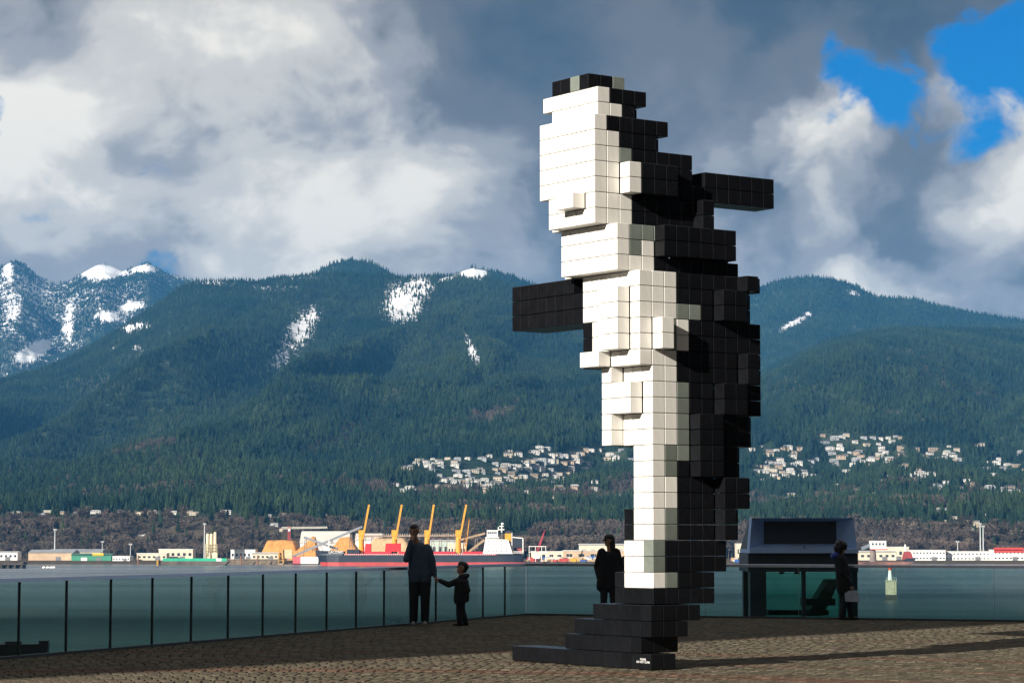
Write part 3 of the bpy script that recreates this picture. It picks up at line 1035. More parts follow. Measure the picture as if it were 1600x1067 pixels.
o = big.build('pavers', [pav, pavr], plaza)
o['kind'] = 'stuff'

# ------------------------------------------------------------------ glass balustrade
def glass_material(name='green_tinted_glass', c1=(0.66, 0.80, 0.78, 1), c2=(0.73, 0.85, 0.83, 1)):
    m = bpy.data.materials.new(name)
    m.use_nodes = True
    nt = m.node_tree; nt.nodes.clear(); N, L = nt.nodes.new, nt.links.new
    tr_ = N('ShaderNodeBsdfTransparent')
    no = N('ShaderNodeTexNoise'); no.inputs['Scale'].default_value = 1.3; no.inputs['Detail'].default_value = 3
    tc = N('ShaderNodeTexCoord'); L(tc.outputs['Object'], no.inputs['Vector'])
    mx = N('ShaderNodeMix'); mx.data_type = 'RGBA'
    mx.inputs[6].default_value = c1; mx.inputs[7].default_value = c2
    L(no.outputs['Fac'], mx.inputs['Factor']); L(mx.outputs[2], tr_.inputs[0])
    gl = N('ShaderNodeBsdfGlossy'); gl.inputs['Roughness'].default_value = 0.02
    gl.inputs[0].default_value = (0.9, 0.95, 0.95, 1)
    fr = N('ShaderNodeFresnel'); fr.inputs[0].default_value = 1.5
    ms = N('ShaderNodeMixShader')
    bf = N('ShaderNodeNewGeometry'); iv = N('ShaderNodeMath'); iv.operation = 'SUBTRACT'; iv.inputs[0].default_value = 1.0
    L(bf.outputs['Backfacing'], iv.inputs[1])
    mm = N('ShaderNodeMath'); mm.operation = 'MULTIPLY'; L(fr.outputs[0], mm.inputs[0]); L(iv.outputs[0], mm.inputs[1])
    L(mm.outputs[0], ms.inputs[0]); L(tr_.outputs[0], ms.inputs[1]); L(gl.outputs[0], ms.inputs[2])
    out = N('ShaderNodeOutputMaterial'); L(ms.outputs[0], out.inputs[0])
    return m


glass = glass_material()
steel = M('brushed_steel_rail', (0.42, 0.45, 0.50), 0.32, 0.08, 14.0, metal=0.9)
dark_channel = M('dark_channel_metal', (0.05, 0.055, 0.06), 0.5, 0.1, 4.0, metal=0.3)
FH = 1.05


def balustrade(label, A, B, n, dark):
    d = (B - A); ln = d.length; rz = math.atan2(d.y, d.x)
    t = empty('glass_balustrade', A, rz, label, 'balustrade')
    p = ln / n
    g = 0.012 if dark else 0.004
    for i in range(n):
        mb = MB(); mb.box(i * p + g, (i + 1) * p - g, 0.0, 0.012, 0.03, FH - 0.05)
        mb.build('glass_pane', glass, t)
        if dark:
            mb = MB(); mb.box(i * p - 0.008, i * p + 0.008, -0.012, 0.024, 0.0, FH - 0.05)
            mb.build('post', dark_channel, t)
        else:
            mb = MB(); mb.box(i * p - 0.002, i * p + 0.002, 0.001, 0.011, 0.02, FH - 0.05)
            mb.build('joint', M('clear_joint_seal', (0.30, 0.34, 0.34), 0.5, 0.05), t)
    mb = MB()
    mb.hexa([(0, -0.035, FH - 0.05), (ln, -0.035, FH - 0.05), (ln, 0.05, FH - 0.05), (0, 0.05, FH - 0.05),
             (0, -0.03, FH), (ln, -0.03, FH), (ln, 0.045, FH + 0.008), (0, 0.045, FH + 0.008)])
    mb.build('top_rail', steel, t)
    mb = MB(); mb.box(0, ln, -0.03, 0.045, -0.005, 0.035)
    mb.build('base_channel', dark_channel, t)
    return t


nl = int(round((FC - FB).length / ((FC - FA).length / 16)))
balustrade('glass balustrade with dark vertical joints behind the man and child', FB, FC, nl, True)
balustrade('glass balustrade with faint joints running behind the sculpture and kiosk', FC + rdir * 0.02, FE, 9, False)

# ------------------------------------------------------------------ convention hall that shades the plaza (stands out of frame on the left)
hall_wall = M('hall_concrete', (0.14, 0.14, 0.15), 0.8, 0.15, 0.4)
hall_glass = M('hall_glazing', (0.04, 0.05, 0.06), 0.15, 0.1, 0.2)
Q = Vector((-3.5, 31, 0)) - SUN_T * 45
poly = [tuple(Q[:2]), (-42, 62), (-115, 62), (-115, -45), (-80, -45)]
hall = empty('convention_hall', (Q.x, Q.y, 0), 0, 'tall glass and concrete hall beside the plaza', 'building')
mb = MB(); mb.prism([(a - Q.x, b - Q.y) for a, b in poly][::-1], 0, 34)
mb.build('wall', hall_wall, hall)
mb = MB()
p0, p1 = Vector((0, 0, 0)), Vector((-42 - Q.x, 62 - Q.y, 0))
d_ = (p1 - p0).normalized(); nn = Vector((d_.y, -d_.x, 0))
for lv in range(7):
    for k in range(14):
        a = p0 + d_ * (2 + k * 4.5) + nn * 0.03
        b = a + d_ * 4.1
        z0 = 1.0 + lv * 4.6
        mb.hexa([a + Vector((0, 0, z0)), b + Vector((0, 0, z0)), b - nn * .1 + Vector((0, 0, z0)), a - nn * .1 + Vector((0, 0, z0)),
                 a + Vector((0, 0, z0 + 4)), b + Vector((0, 0, z0 + 4)), b - nn * .1 + Vector((0, 0, z0 + 4)), a - nn * .1 + Vector((0, 0, z0 + 4))])
mb.build('glazing', hall_glass, hall)

# ------------------------------------------------------------------ block sculpture
CU = 0.194
GA = math.radians(35)
gi_, gj_ = Vector((math.cos(GA), math.sin(GA), 0)), Vector((-math.sin(GA), math.cos(GA), 0))
ORG = ground(1017, 1047)                       # nearest corner of the plinth
blk_w = M('white_enamel_block', (0.66, 0.64, 0.60), 0.38, 0.035, 7.0, inst=0.06, spec=0.4, stretch=(4, 4, .7))
blk_k = M('black_enamel_block', (0.006, 0.0065, 0.008), 0.22, 0.1, 9.0, inst=0.2, spec=0.22)
blk_g = M('grey_green_block', (0.15, 0.17, 0.15), 0.35, 0.06, 9.0, inst=0.12, spec=0.45)
core_m = M('sculpture_core', (0.02, 0.02, 0.02), 0.9, 0.1)


def cube_mesh(name, m):
    bm = bmesh.new()
    bmesh.ops.create_cube(bm, size=CU - 0.007)
    bmesh.ops.bevel(bm, geom=bm.edges[:], offset=0.005, segments=1, affect='EDGES', profile=0.5)
    me = bpy.data.meshes.new(name); bm.to_mesh(me); bm.free()
    me.materials.append(m)
    return me


CUBES = {c: cube_mesh('block_' + n, m) for c, n, m in (('w', 'white', blk_w), ('k', 'black', blk_k), ('g', 'grey', blk_g))}
vox = {}
sr_ = random.Random(21)


def slab(i0, i1, j0, j1, k0, k1, c=None):
    for i in range(i0, i1):
        for j in range(j0, j1):
            for k in range(k0, k1):
                vox[(i, j, k)] = c


# a plain abstract stack: plinth, shaft, square tiers that swell and shrink again, two straight bars
slab(0, 2, 0, 15, 0, 1, 'k')                                    # plinth
slab(0, 3, 1, 9, 1, 2, 'k')
#        k0  k1  i0  i1  j0  j1
TIERS = [(2, 3, 0, 3, 0, 8), (3, 4, 0, 4, 0, 6), (4, 6, 1, 6, 1, 5), (6, 8, 1, 7, 1, 4), (8, 10, 1, 8, 1, 4), (10, 14, 1, 9, 1, 4), (14, 19, 1, 10, 1, 6), (19, 22, 0, 10, 1, 7), (22, 25, 0, 10, 1, 8),
         (25, 28, -1, 9, 2, 9), (28, 31, -2, 8, 3, 9), (31, 33, -2, 6, 3, 10), (33, 35, -2, 4, 3, 10), (35, 37, -1, 3, 4, 10), (37, 38, -1, 2, 5, 9)]


def hsh(*a):
    n = 0
    for v in a: n = (n * 31 + int(v) * 7919 + 17) & 0xFFFFFF
    n ^= n >> 11; n = (n * 2654435761) & 0xFFFFFFFF
    return ((n >> 8) & 0xFFFF) / 65535.0


def tier(k):
    for t in TIERS:
        if t[0] <= k < t[1]: return t[2:]
    return (0, 5, 0, 5)


for k0, k1, i0, i1, j0, j1 in TIERS:
    slab(i0, i1, j0, j1, k0, k1)
    for k in range(k0, k1):
        # corners cut back, and single cubes standing proud of the two fronts
        for q in ((i0, j1 - 1), (i1 - 1, j0), (i1 - 1, j1 - 1)):
            if hsh(q[0], q[1], k // 2) > 0.35 and 8 <= k < 37: vox.pop((q[0], q[1], k), None)
        if 8 <= k < 36:
            for j in range(j0 + 1, j1 - 1):
                if hsh(5, j // 2, k // 2) > 0.72 and (k < 26 or k in (29, 30)): vox[(i0 - 1, j, k)] = None
            for i in range(i0 + 1, i1 - 1):
                if hsh(9, i // 2, k // 2) > 0.74: vox[(i, j0 - 1, k)] = None
slab(7, 13, 3, 5, 30, 32, 'k')
slab(0, 3, 8, 15, 22, 25, 'k')


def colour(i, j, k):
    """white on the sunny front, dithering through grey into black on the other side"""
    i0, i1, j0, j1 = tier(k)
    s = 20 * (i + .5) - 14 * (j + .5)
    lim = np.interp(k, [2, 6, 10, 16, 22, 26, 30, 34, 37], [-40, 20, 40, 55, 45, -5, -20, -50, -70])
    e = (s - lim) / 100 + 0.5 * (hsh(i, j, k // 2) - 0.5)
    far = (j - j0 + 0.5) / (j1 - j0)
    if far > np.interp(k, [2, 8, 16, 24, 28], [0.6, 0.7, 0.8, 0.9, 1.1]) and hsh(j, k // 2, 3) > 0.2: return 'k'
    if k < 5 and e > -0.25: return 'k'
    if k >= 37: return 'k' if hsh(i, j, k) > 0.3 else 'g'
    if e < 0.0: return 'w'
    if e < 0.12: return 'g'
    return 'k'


for key in vox:
    if vox[key] is None: vox[key] = colour(*key)
# visible cubes only: those with an open face
surf = {}
for (i, j, k), c in vox.items():
    nb = [(i - 1, j, k), (i, j - 1, k), (i + 1, j, k), (i, j + 1, k), (i, j, k + 1), (i, j, k - 1)]
    op = [q not in vox for q in nb]
    if any(op): surf[(i, j, k)] = (c, op)


def vpos(i, j, k):
    return ORG + gi_ * ((i + .5) * CU) + gj_ * ((j + .5) * CU) + Vector((0, 0, (k + .5) * CU + 0.002))


sculpt = empty('block_sculpture', ORG, 0, 'tall sculpture stacked from black and white cubes on a stepped plinth', 'sculpture')
seen = {}                                   # which cubes face the camera unobstructed
for (i, j, k), (c, op) in surf.items():
    if not (op[0] or op[1]): continue
    p = vpos(i, j, k) - ORG
    # march a little towards the viewer through the grid
    tocam = (Vector((0, 0, EYE)) - (p + ORG)).normalized()
    hit = False
    for st in range(1, 60):
        q = p + tocam * (st * CU * 0.5)
        a = (math.floor(q.dot(gi_) / CU), math.floor(q.dot(gj_) / CU), math.floor(q.z / CU))
        if a != (i, j, k) and a in vox and st > 2: hit = True; break
    seen[(i, j, k)] = (0 if hit else 1) + (0.5 if op[0] and op[1] else 0)
order = sorted(surf, key=lambda q: (-seen.get(q, 0), vpos(*q).y))
rz = GA
for q in order[:300]:
    c, op = surf[q]
    link_mesh('block', CUBES[c], vpos(*q) - ORG, rz, parent=sculpt)
rest_mb = MB()
tmpl = {c: (np.array([v.co[:] for v in CUBES[c].vertices]), [tuple(p.vertices) for p in CUBES[c].polygons]) for c in CUBES}
mi = {'w': 0, 'k': 1, 'g': 2}
rotm = np.array(Matrix.Rotation(rz, 3, 'Z'))
for q in order[300:]:
    c, op = surf[q]
    V, Fc = tmpl[c]
    n = len(rest_mb.v)
    P = V @ rotm.T + np.array(vpos(*q) - ORG)
    rest_mb.v += [tuple(a) for a in P]
    rest_mb.f += [tuple(n + a for a in f) for f in Fc]; rest_mb.m += [mi[c]] * len(Fc)
o = rest_mb.build('blocks', [blk_w, blk_k, blk_g], sculpt); o['kind'] = 'stuff'
print('sculpture cubes', len(surf), len(seen))


def text_mesh(name, body, size, m, parent, loc, rot, extrude=0.001):
    cu = bpy.data.curves.new(name, 'FONT')
    cu.body = body; cu.size = size; cu.align_x = 'CENTER'; cu.extrude = extrude; cu.space_line = 0.9; cu.resolution_u = 2
    o = bpy.data.objects.new(name, cu); COL.objects.link(o)
    dg = bpy.context.evaluated_depsgraph_get()
    me = bpy.data.meshes.new_from_object(o.evaluated_get(dg))
    bpy.data.objects.remove(o)
    me.materials.clear(); me.materials.append(m)
    t = bpy.data.objects.new(name, me); COL.objects.link(t)
    t.parent = parent; t.location = loc; t.rotation_euler = rot
    return t


letters = M('white_lettering', (0.75, 0.75, 0.72), 0.6, 0.02)
lp = gj_ * (0.75 * CU) - gi_ * 0.004 + Vector((0, 0, 0.115))
text_mesh('lettering', 'PLEASE\nDO NOT CLIMB', 0.036, letters, sculpt, lp, (math.pi / 2, 0, GA - math.pi / 2))

# ------------------------------------------------------------------ kiosk on the lower walkway behind the glass
frame_m = M('kiosk_dark_steel', (0.045, 0.055, 0.065), 0.5, 0.1, 3.0, metal=0.2)
clad_m = M('kiosk_sky_tinted_zinc', (0.42, 0.60, 0.90), 0.4, 0.05, 2.0, metal=0.25)  # blue of the reflected sky is put into the zinc's base colour
YK = 55.0
s_k = YK / F
zf = -4.5
kb = at(1256, 960, YK)
lower = MB()
lower.box(1.2, 12.0, 52.6, 60.0, -6.5, zf, 0)
tag(lower.build('lower_walkway', slab_m), kind='structure')
kx = lambda px: (px - 1256) * s_k
kz = lambda py: at(1256, py, YK).z - zf
KD = 2.2
kiosk = empty('kiosk', (kb.x, YK, zf), 0, 'dark steel and glass kiosk with a zinc hood, rising behind the balustrade', 'kiosk')


def kpart(name, m, fn):
    b_ = MB(); fn(b_); return b_.build(name, m, kiosk)


kpart('column', frame_m, lambda b: b.box(kx(1173), kx(1198), 0, 0.5, 0, kz(893)))
kpart('column', frame_m, lambda b: b.box(kx(1332), kx(1340), 0, 0.5, 0, kz(893)))
kpart('column', frame_m, lambda b: b.box(kx(1175), kx(1190), KD - .3, KD, 0, kz(893)))
kpart('column', frame_m, lambda b: b.box(kx(1330), kx(1340), KD - .3, KD, 0, kz(893)))
kpart('mullion', frame_m, lambda b: b.box(kx(1254), kx(1260), 0.05, 0.2, 0, kz(893)))
kpart('handrail', frame_m, lambda b: b.box(kx(1254), kx(1308), 0.3, 0.42, kz(946), kz(935)))
kpart('lintel', frame_m, lambda b: b.box(kx(1170), kx(1341), -0.02, KD, kz(893), kz(864)))
kpart('fascia', clad_m, lambda b: b.box(kx(1172), kx(1341), -0.12, KD + .1, kz(864) + 0.003, kz(858)))
kglass = glass_material('deep_green_glass', (0.40, 0.74, 0.66, 1), (0.48, 0.80, 0.72, 1))
for a_, b_2 in ((1198, 1254), (1260, 1332)):
    kpart('window_pane', kglass, lambda b: b.box(kx(a_) + .01, kx(b_2) - .01, 0.1, 0.112, 0.02, kz(893) - .01))
# sloping stair inside
kpart('stair_stringer', M('stair_plate', (0.12, 0.12, 0.10), 0.7, 0.15, 3.0),
      lambda b: b.hexa([(kx(1264), .5, kz(963)), (kx(1290), .5, kz(963)), (kx(1290), 1.5, kz(963)), (kx(1264), 1.5, kz(963)),
                        (kx(1300), .5, kz(906)), (kx(1318), .5, kz(906)), (kx(1318), 1.5, kz(906)), (kx(1300), 1.5, kz(906))]))
kpart('bench', frame_m, lambda b: b.box(kx(1205), kx(1300), 0.6, 1.1, kz(962), kz(954)))
for lx in (1225, 1249):
    kpart('lamp', frame_m, lambda b: b.lathe([(0.05, kz(897)), (0.07, kz(895.5)), (0.04, kz(893) - 0.002)], (kx(lx), 0.4), 10))
# the hood: a raised frame of four zinc slopes round a recessed dark panel
oz0, oz1 = kz(858) + 0.003, kz(809)
x0, x1, x2, x3 = kx(1172), kx(1198), kx(1312), kx(1340)
zi0, zi1 = kz(849.5), kz(814)
dep = 0.45
kpart('hood_panel', frame_m, lambda b: b.box(x1, x2, dep, dep + .08, zi0, zi1))
kpart('hood_slope', clad_m, lambda b: b.hexa([(x0, 0, oz0), (x1, dep, zi0), (x1, dep + .1, zi0), (x0, dep + .1, oz0), (x0 + .06, 0, oz1), (x1, dep, zi1), (x1, dep + .1, zi1), (x0 + .06, dep + .1, oz1)]))
kpart('hood_slope', clad_m, lambda b: b.hexa([(x2, dep, zi0), (x3, 0, oz0), (x3, dep + .1, oz0), (x2, dep + .1, zi0), (x2, dep, zi1), (x3 - .07, 0, oz1), (x3 - .07, dep + .1, oz1), (x2, dep + .1, zi1)]))
kpart('hood_slope', clad_m, lambda b: b.hexa([(x0, -.002, oz0), (x3, -.002, oz0), (x3, dep, oz0), (x0, dep, oz0), (x1, dep - .004, zi0), (x2, dep - .004, zi0), (x2, dep, zi0), (x1, dep, zi0)]))
kpart('hood_slope', clad_m, lambda b: b.hexa([(x1, dep - .004, zi1), (x2, dep - .004, zi1), (x2, dep, zi1), (x1, dep, zi1), (x0 + .06, -.002, oz1), (x3 - .07, -.002, oz1), (x3 - .07, dep, oz1), (x0 + .06, dep, oz1)]))
kpart('hood_back', frame_m, lambda b: b.hexa([(x0, dep + .11, oz0), (x3, dep + .11, oz0), (x3, KD, oz0), (x0, KD, oz0), (x0 + .06, dep + .11, oz1), (x3 - .07, dep + .11, oz1), (x3 - .3, KD, oz1 - .1), (x0 + .3, KD, oz1 - .1)]))

for px_, y_, z_ in ((1256, 0.15, 811),):
    kpart('seam', frame_m, lambda b: b.box(kx(1257), kx(1258), -0.02, 0.03, kz(857), kz(851)))

# dark planter box on the walkway behind the left balustrade
pb = at(34, 1030, 35.5)
t = empty('planter_box', (pb.x, 35.5, -1.2), math.radians(8), 'low dark box behind the glass at the photo\'s lower left corner', 'box')
mb = MB(); mb.box(-.5, .36, 0, .5, -.6, at(34, 1006, 35.5).z + 1.2); mb.build('body', frame_m, t)
mb = MB(); mb.box(-.24, -.02, .1, .4, at(34, 1006, 35.5).z + 1.203, at(34, 1002, 35.5).z + 1.2); mb.build('lid', frame_m, t)
mb = MB(); mb.box(.23, .36, 0.05, .45, at(34, 1006, 35.5).z + 1.203, at(34, 1001, 35.5).z + 1.2); mb.build('corner_block', frame_m, t)
mb = MB(); mb.box(-12, -5.4, 34.6, 37.5, -3.5, -1.8); 
o = mb.build('walkway_ledge', slab_m); tag(o, kind='structure')

# ------------------------------------------------------------------ things on the water
def W(px, Y):                      # a point at water level
    return Vector(((px - CX) / F * Y, Y, ZW))


navy = M('ship_navy_paint', (0.018, 0.024, 0.036), 0.5, 0.15, 0.15)
antif = M('ship_red_antifouling', (0.42, 0.05, 0.045), 0.6, 0.12, 0.15)
deckred = M('ship_deck_red', (0.45, 0.02, 0.03), 0.55, 0.1, 0.2)
shipw = M('ship_white', (0.80, 0.78, 0.74), 0.5, 0.05, 0.2)
cyel = M('crane_yellow', (0.62, 0.29, 0.015), 0.5, 0.08, 0.3)
blackm = M('funnel_black', (0.02, 0.02, 0.022), 0.6, 0.1, 0.3)
YS = 2300.0
ms_ = YS / F                        # metres per pixel there
ship = empty('cargo_ship', W(658, YS), 0, 'long navy and red bulk carrier with four yellow deck cranes', 'ship')
sx = lambda px: (px - 658) * ms_
szy = lambda py: (883.2 - py) * ms_


def spart(name, m, fn, parent=None, smooth=False):
    b = MB(); fn(b); return b.build(name, m, parent or ship, smooth=smooth)


def hull_loft(z0, z1, flare0, flare1):
    """stations along the hull between two heights"""
    b = MB()
    st = [(-1.0, 0.02), (-0.985, 0.14), (-0.95, 0.42), (-0.90, 0.75), (-0.84, 0.95), (-0.78, 1.0), (0.80, 1.0), (0.90, 0.94), (0.96, 0.82), (1.0, 0.70)]
    Lh = 162 * ms_; B = 14.0
    ringv = []
    for z, fl in ((z0, flare0), (z1, flare1)):
        pts = []
        for s, w in st: pts.append((s * Lh + (fl if s < -0.9 else (fl * .4 if s < -.8 else 0)) - (2.0 if s > .99 and z == z0 else 0), -B * w, z))
        for s, w in reversed(st): pts.append((s * Lh + (fl if s < -0.9 else (fl * .4 if s < -.8 else 0)) - (2.0 if s > .99 and z == z0 else 0), B * w, z))
        ringv.append(pts)
    n = len(ringv[0])
    b.v = ringv[0] + ringv[1]
    for i in range(n):
        j = (i + 1) % n
        b.f.append((i, j, n + j, n + i)); b.m.append(0)
    b.f.append(tuple(range(n, 2 * n))); b.m.append(0)
    b.f.append(tuple(reversed(range(n)))); b.m.append(0)
    return b


hb_ = hull_loft(-1.5, szy(877.5), 4.5, 3.0); hb_.build('hull_bottom', antif, ship)
hull = hull_loft(szy(877.5) + .02, szy(866.5), 3.0, 0.0).build('hull', navy, ship)
spart('forecastle', navy, lambda b: b.hexa([(sx(497), -1.5, szy(866.5) + .02), (sx(537), -13, szy(866.5) + .02), (sx(537), 13, szy(866.5) + .02), (sx(497), 1.5, szy(866.5) + .02),
                                            (sx(494), -2, szy(859.5)), (sx(540), -13.2, szy(861)), (sx(540), 13.2, szy(861)), (sx(494), 2, szy(859.5))]))
spart('foremast', shipw, lambda b: (b.tube((sx(515), 0, szy(860)), (sx(515), 0, szy(841)), .5, .3, 8), b.beam((sx(513), 0, szy(846)), (sx(517), 0, szy(846)), .3)))
text_mesh('lettering', 'LACONIC', 3.2, letters, hull, (sx(527.5), -12.6, szy(863.6)), (math.pi / 2, 0, math.radians(-12)), 0.05)
spart('deck_strip', deckred, lambda b: b.box(sx(540), sx(776), -13.4, 13.4, szy(866.5) + .03, szy(864.6)))
spart('deck_rail', shipw, lambda b: [b.box(sx(541 + 3 * q), sx(542.2 + 3 * q), -13.6, -13.45, szy(866.3), szy(865.0)) for q in range(78)])
for q, (a, b2) in enumerate(((544, 563), (571, 613), (624, 664), (674, 712), (724, 762))):
    spart('hatch_cover', deckred if q else navy, lambda b: b.box(sx(a), sx(b2), -10, 10, szy(864.6) + .02, szy(861.2 if q else 858)))
for a, b2, top in ((571.5, 581, 849), (603, 627, 848.5)):
    spart('cargo_bin', M('bin_red', (0.60, 0.015, 0.02), 0.5, 0.06, 0.3), lambda b: b.hexa([(sx(a), -9, szy(861.2) + .02), (sx(b2), -9, szy(861.2) + .02), (sx(b2), 2, szy(861.2) + .02), (sx(a), 2, szy(861.2) + .02),
                                                       (sx(a + 1), -9, szy(top)), (sx(b2), -9, szy(top)), (sx(b2), 2, szy(top)), (sx(a + 1), 2, szy(top))]))
for base, tip in ((565.5, 577), (617, 628), (668, 678), (716.5, 728.5)):
    cr_ = empty('deck_crane', (sx(base), 0, szy(861.5))); cr_.parent = ship
    H = lambda py: (861.5 - py) * ms_
    dx = (tip - base) * ms_
    b = MB(); b.lathe([(2.9, -1.5), (2.5, H(850)), (2.3, H(838))], (0, 0), 14); b.build('pedestal', cyel, cr_)
    b = MB(); b.box(-2.6, 2.4, -2.2, 2.2, H(838) + .02, H(828)); b.box(1.2, 3.0, -3.4, -2.3, H(836), H(831)); b.build('cab', cyel, cr_)
    b = MB()
    for yy_ in (-1.5, 1.5):
        b.beam((1.2, yy_, H(842)), (dx, yy_ * .6, H(789.5)), 1.7, 1.5)
    for q in range(9):
        f0 = (q + .3) / 9.3
        p = Vector((1.2, 0, H(840))).lerp(Vector((dx, 0, H(789.5))), f0)
        b.beam(p + Vector((0, -1.5 + f0, 0)), p + Vector((0, 1.5 - f0, 0)), .4)
    b.box(dx - .9, dx + .9, -1.2, 1.2, H(790), H(788.4))
    b.build('jib', cyel, cr_)
    b = MB(); b.tube((-1.6, 0, H(828)), (dx - .4, 0, H(789.5)), .14, .14, 5); b.tube((dx + .4, 0, H(789.5)), (dx + .9, 0, H(822)), .12, .12, 5); b.box(dx + .3, dx + 1.5, -.5, .5, H(826), H(822)); b.build('cable', blackm, cr_)
# the lattice crane that stands close to the last jib
b = MB()
for yy_ in (3.0, 5.0):
    b.beam((sx(723.5), yy_, szy(861)), (sx(730.5), yy_, szy(808)), .5); b.beam((sx(728), yy_, szy(861)), (sx(733.5), yy_, szy(809)), .5)
    for q in range(8):
        f0, f1 = q / 8, (q + 1) / 8
        A1, B1 = Vector((sx(723.5), yy_, szy(861))), Vector((sx(730.5), yy_, szy(808)))
        A2, B2 = Vector((sx(728), yy_, szy(861))), Vector((sx(733.5), yy_, szy(809)))
        b.beam(A1.lerp(B1, f0), A2.lerp(B2, f1), .35); b.beam(A2.lerp(B2, f0), A1.lerp(B1, f1), .35)
b.build('lattice_mast', cyel, ship)
# superstructure
acc = spart('accommodation', shipw, lambda b: (b.hexa([(sx(755), -12, szy(864.6)), (sx(801), -12, szy(864.6)), (sx(801), 12, szy(864.6)), (sx(755), 12, szy(864.6)),
                                                       (sx(759), -11, szy(840.5)), (sx(794), -11, szy(843)), (sx(794), 11, szy(843)), (sx(759), 11, szy(840.5))]),
                                                b.box(sx(758.5), sx(780), -13, 13, szy(840.3), szy(838.7))))
spart('bridge', shipw, lambda b: b.box(sx(761), sx(778), -9, 9, szy(838.6), szy(828)))
for lv in range(4):
    for q in range(8):
        xx = 763 + q * 4
        spart('window', dark_glass, lambda b: b.hexa([(sx(xx), -12.05 + lv * .22, szy(861 - lv * 5)), (sx(xx + 1.2), -12.05 + lv * .22, szy(861 - lv * 5)), (sx(xx + 1.2), -11.5 + lv * .22, szy(861 - lv * 5)), (sx(xx), -11.5 + lv * .22, szy(861 - lv * 5)),
                                                      (sx(xx), -12.0 + lv * .22, szy(859.5 - lv * 5)), (sx(xx + 1.2), -12.0 + lv * .22, szy(859.5 - lv * 5)), (sx(xx + 1.2), -11.5 + lv * .22, szy(859.5 - lv * 5)), (sx(xx), -11.5 + lv * .22, szy(859.5 - lv * 5))]), acc)
spart('bridge_window', dark_glass, lambda b: [b.box(sx(762 + 3 * q), sx(764.2 + 3 * q), -9.06, -8.8, szy(834), szy(830.5)) for q in range(5)])
spart('radar_mast', shipw, lambda b: (b.tube((sx(784), 0, szy(842)), (sx(784), 0, szy(817.5)), .8, .45, 8), b.beam((sx(778.5), 0, szy(827)), (sx(788), 0, szy(827)), .7, .9),
                                      b.beam((sx(780), 0, szy(822)), (sx(787), 0, szy(822)), .6, .7), b.box(sx(783), sx(786.5), -1, 1, szy(819.5), szy(816.5)), b.tube((sx(778.8), 0, szy(829)), (sx(778.8), 0, szy(823)), .5, .4, 6)))
fun = spart('funnel', cyel, lambda b: b.box(sx(789), sx(799), -4, 4, szy(846), szy(833)))
spart('funnel_top', blackm, lambda b: b.hexa([(sx(788.5), -4.2, szy(833) + .02), (sx(799.5), -4.2, szy(833) + .02), (sx(799.5), 4.2, szy(833) + .02), (sx(788.5), 4.2, szy(833) + .02), (sx(791), -3, szy(828.5)), (sx(797), -3, szy(828.5)), (sx(797), 3, szy(828.5)), (sx(791), 3, szy(828.5))]), fun)
spart('lifeboat', M('lifeboat_red', (0.30, 0.05, 0.04), 0.5, 0.1, .5), lambda b: b.beam((sx(806), -5, szy(851)), (sx(815), -5, szy(862)), 3.2, 3.0))
spart('stern_house', navy, lambda b: b.box(sx(801), sx(816), -8, 8, szy(855), szy(841)))
spart('stern_frame', shipw, lambda b: (b.beam((sx(801), -8.4, szy(839)), (sx(817), -8.4, szy(840.5)), .8), b.beam((sx(817), -8.4, szy(841)), (sx(817), -8.4, szy(862)), .8), b.tube((sx(800), -8.4, szy(864)), (sx(800), -8.4, szy(832)), .4, .3, 6),
                                       [b.box(sx(802), sx(818), -11.8, -11.6, szy(864 - q * 1.6), szy(863.5 - q * 1.6)) for q in range(3)]))

# --- harbour light on a concrete pier
YM = 1070.0
mm_ = YM / F
mk = empty('harbour_light', W(1390, YM), 0, 'small red and white harbour light on a concrete pier in the water', 'beacon')
zb_ = lambda py: (935.2 - py) * mm_
conc = M('pale_pier_concrete', (0.42, 0.36, 0.26), 0.8, 0.15, 0.6)
b = MB(); b.prism([(-3.1, -2), (2.9, -2), (2.9, 2), (-3.1, 2)], -3, zb_(928), 0, [(-2.4, -1.7), (1.9, -1.7), (1.9, 1.7), (-2.4, 1.7)]); b.build('footing', M('wet_concrete', (0.035, 0.035, 0.03), 0.5, 0.2, .6), mk)
b = MB(); b.box(-2.3, 1.9, -1.7, 1.7, zb_(928) + .01, zb_(906.5)); b.box(-2.5, 2.1, -1.9, 1.9, zb_(906.5), zb_(905.5)); b.build('pier', conc, mk)
b = MB(); b.lathe([(1.0, zb_(905.4)), (.62, zb_(891)), (.6, zb_(890))], (-.5, 0), 14); b.build('tower', shipw, mk)
b = MB(); b.lathe([(.75, zb_(890) + .01), (.75, zb_(886.5)), (.3, zb_(885)), (.15, zb_(879))], (-.5, 0), 12); b.build('lantern', M('beacon_red', (0.6, 0.06, 0.02), .5, .05), mk)
b = MB(); [b.tube((x_, -1.7, zb_(905.4)), (x_, -1.7, zb_(901.5)), .06, .06, 4) for x_ in (-2.3, -1.2, 0, 1, 1.9)]; b.beam((-2.3, -1.7, zb_(901.5)), (1.9, -1.7, zb_(901.5)), .08); b.build('handrail', shipw, mk)

# --- four small white floats
for k, px in enumerate((71.5, 77.5, 83, 87)):
    b = MB(); b.sphere((0, 0, .2), 1.4, 0, 10, 6, (1.1, .9, .8)); b.tube((0, 0, 1), (0, 0, 2), .2, .1, 6)
    o = b.build('float', shipw, None, W(px, 2140)); tag(o, ['leftmost', 'second', 'third', 'rightmost'][k] + ' of four white floats beside the dark pier', 'float', 'white floats by the pier')

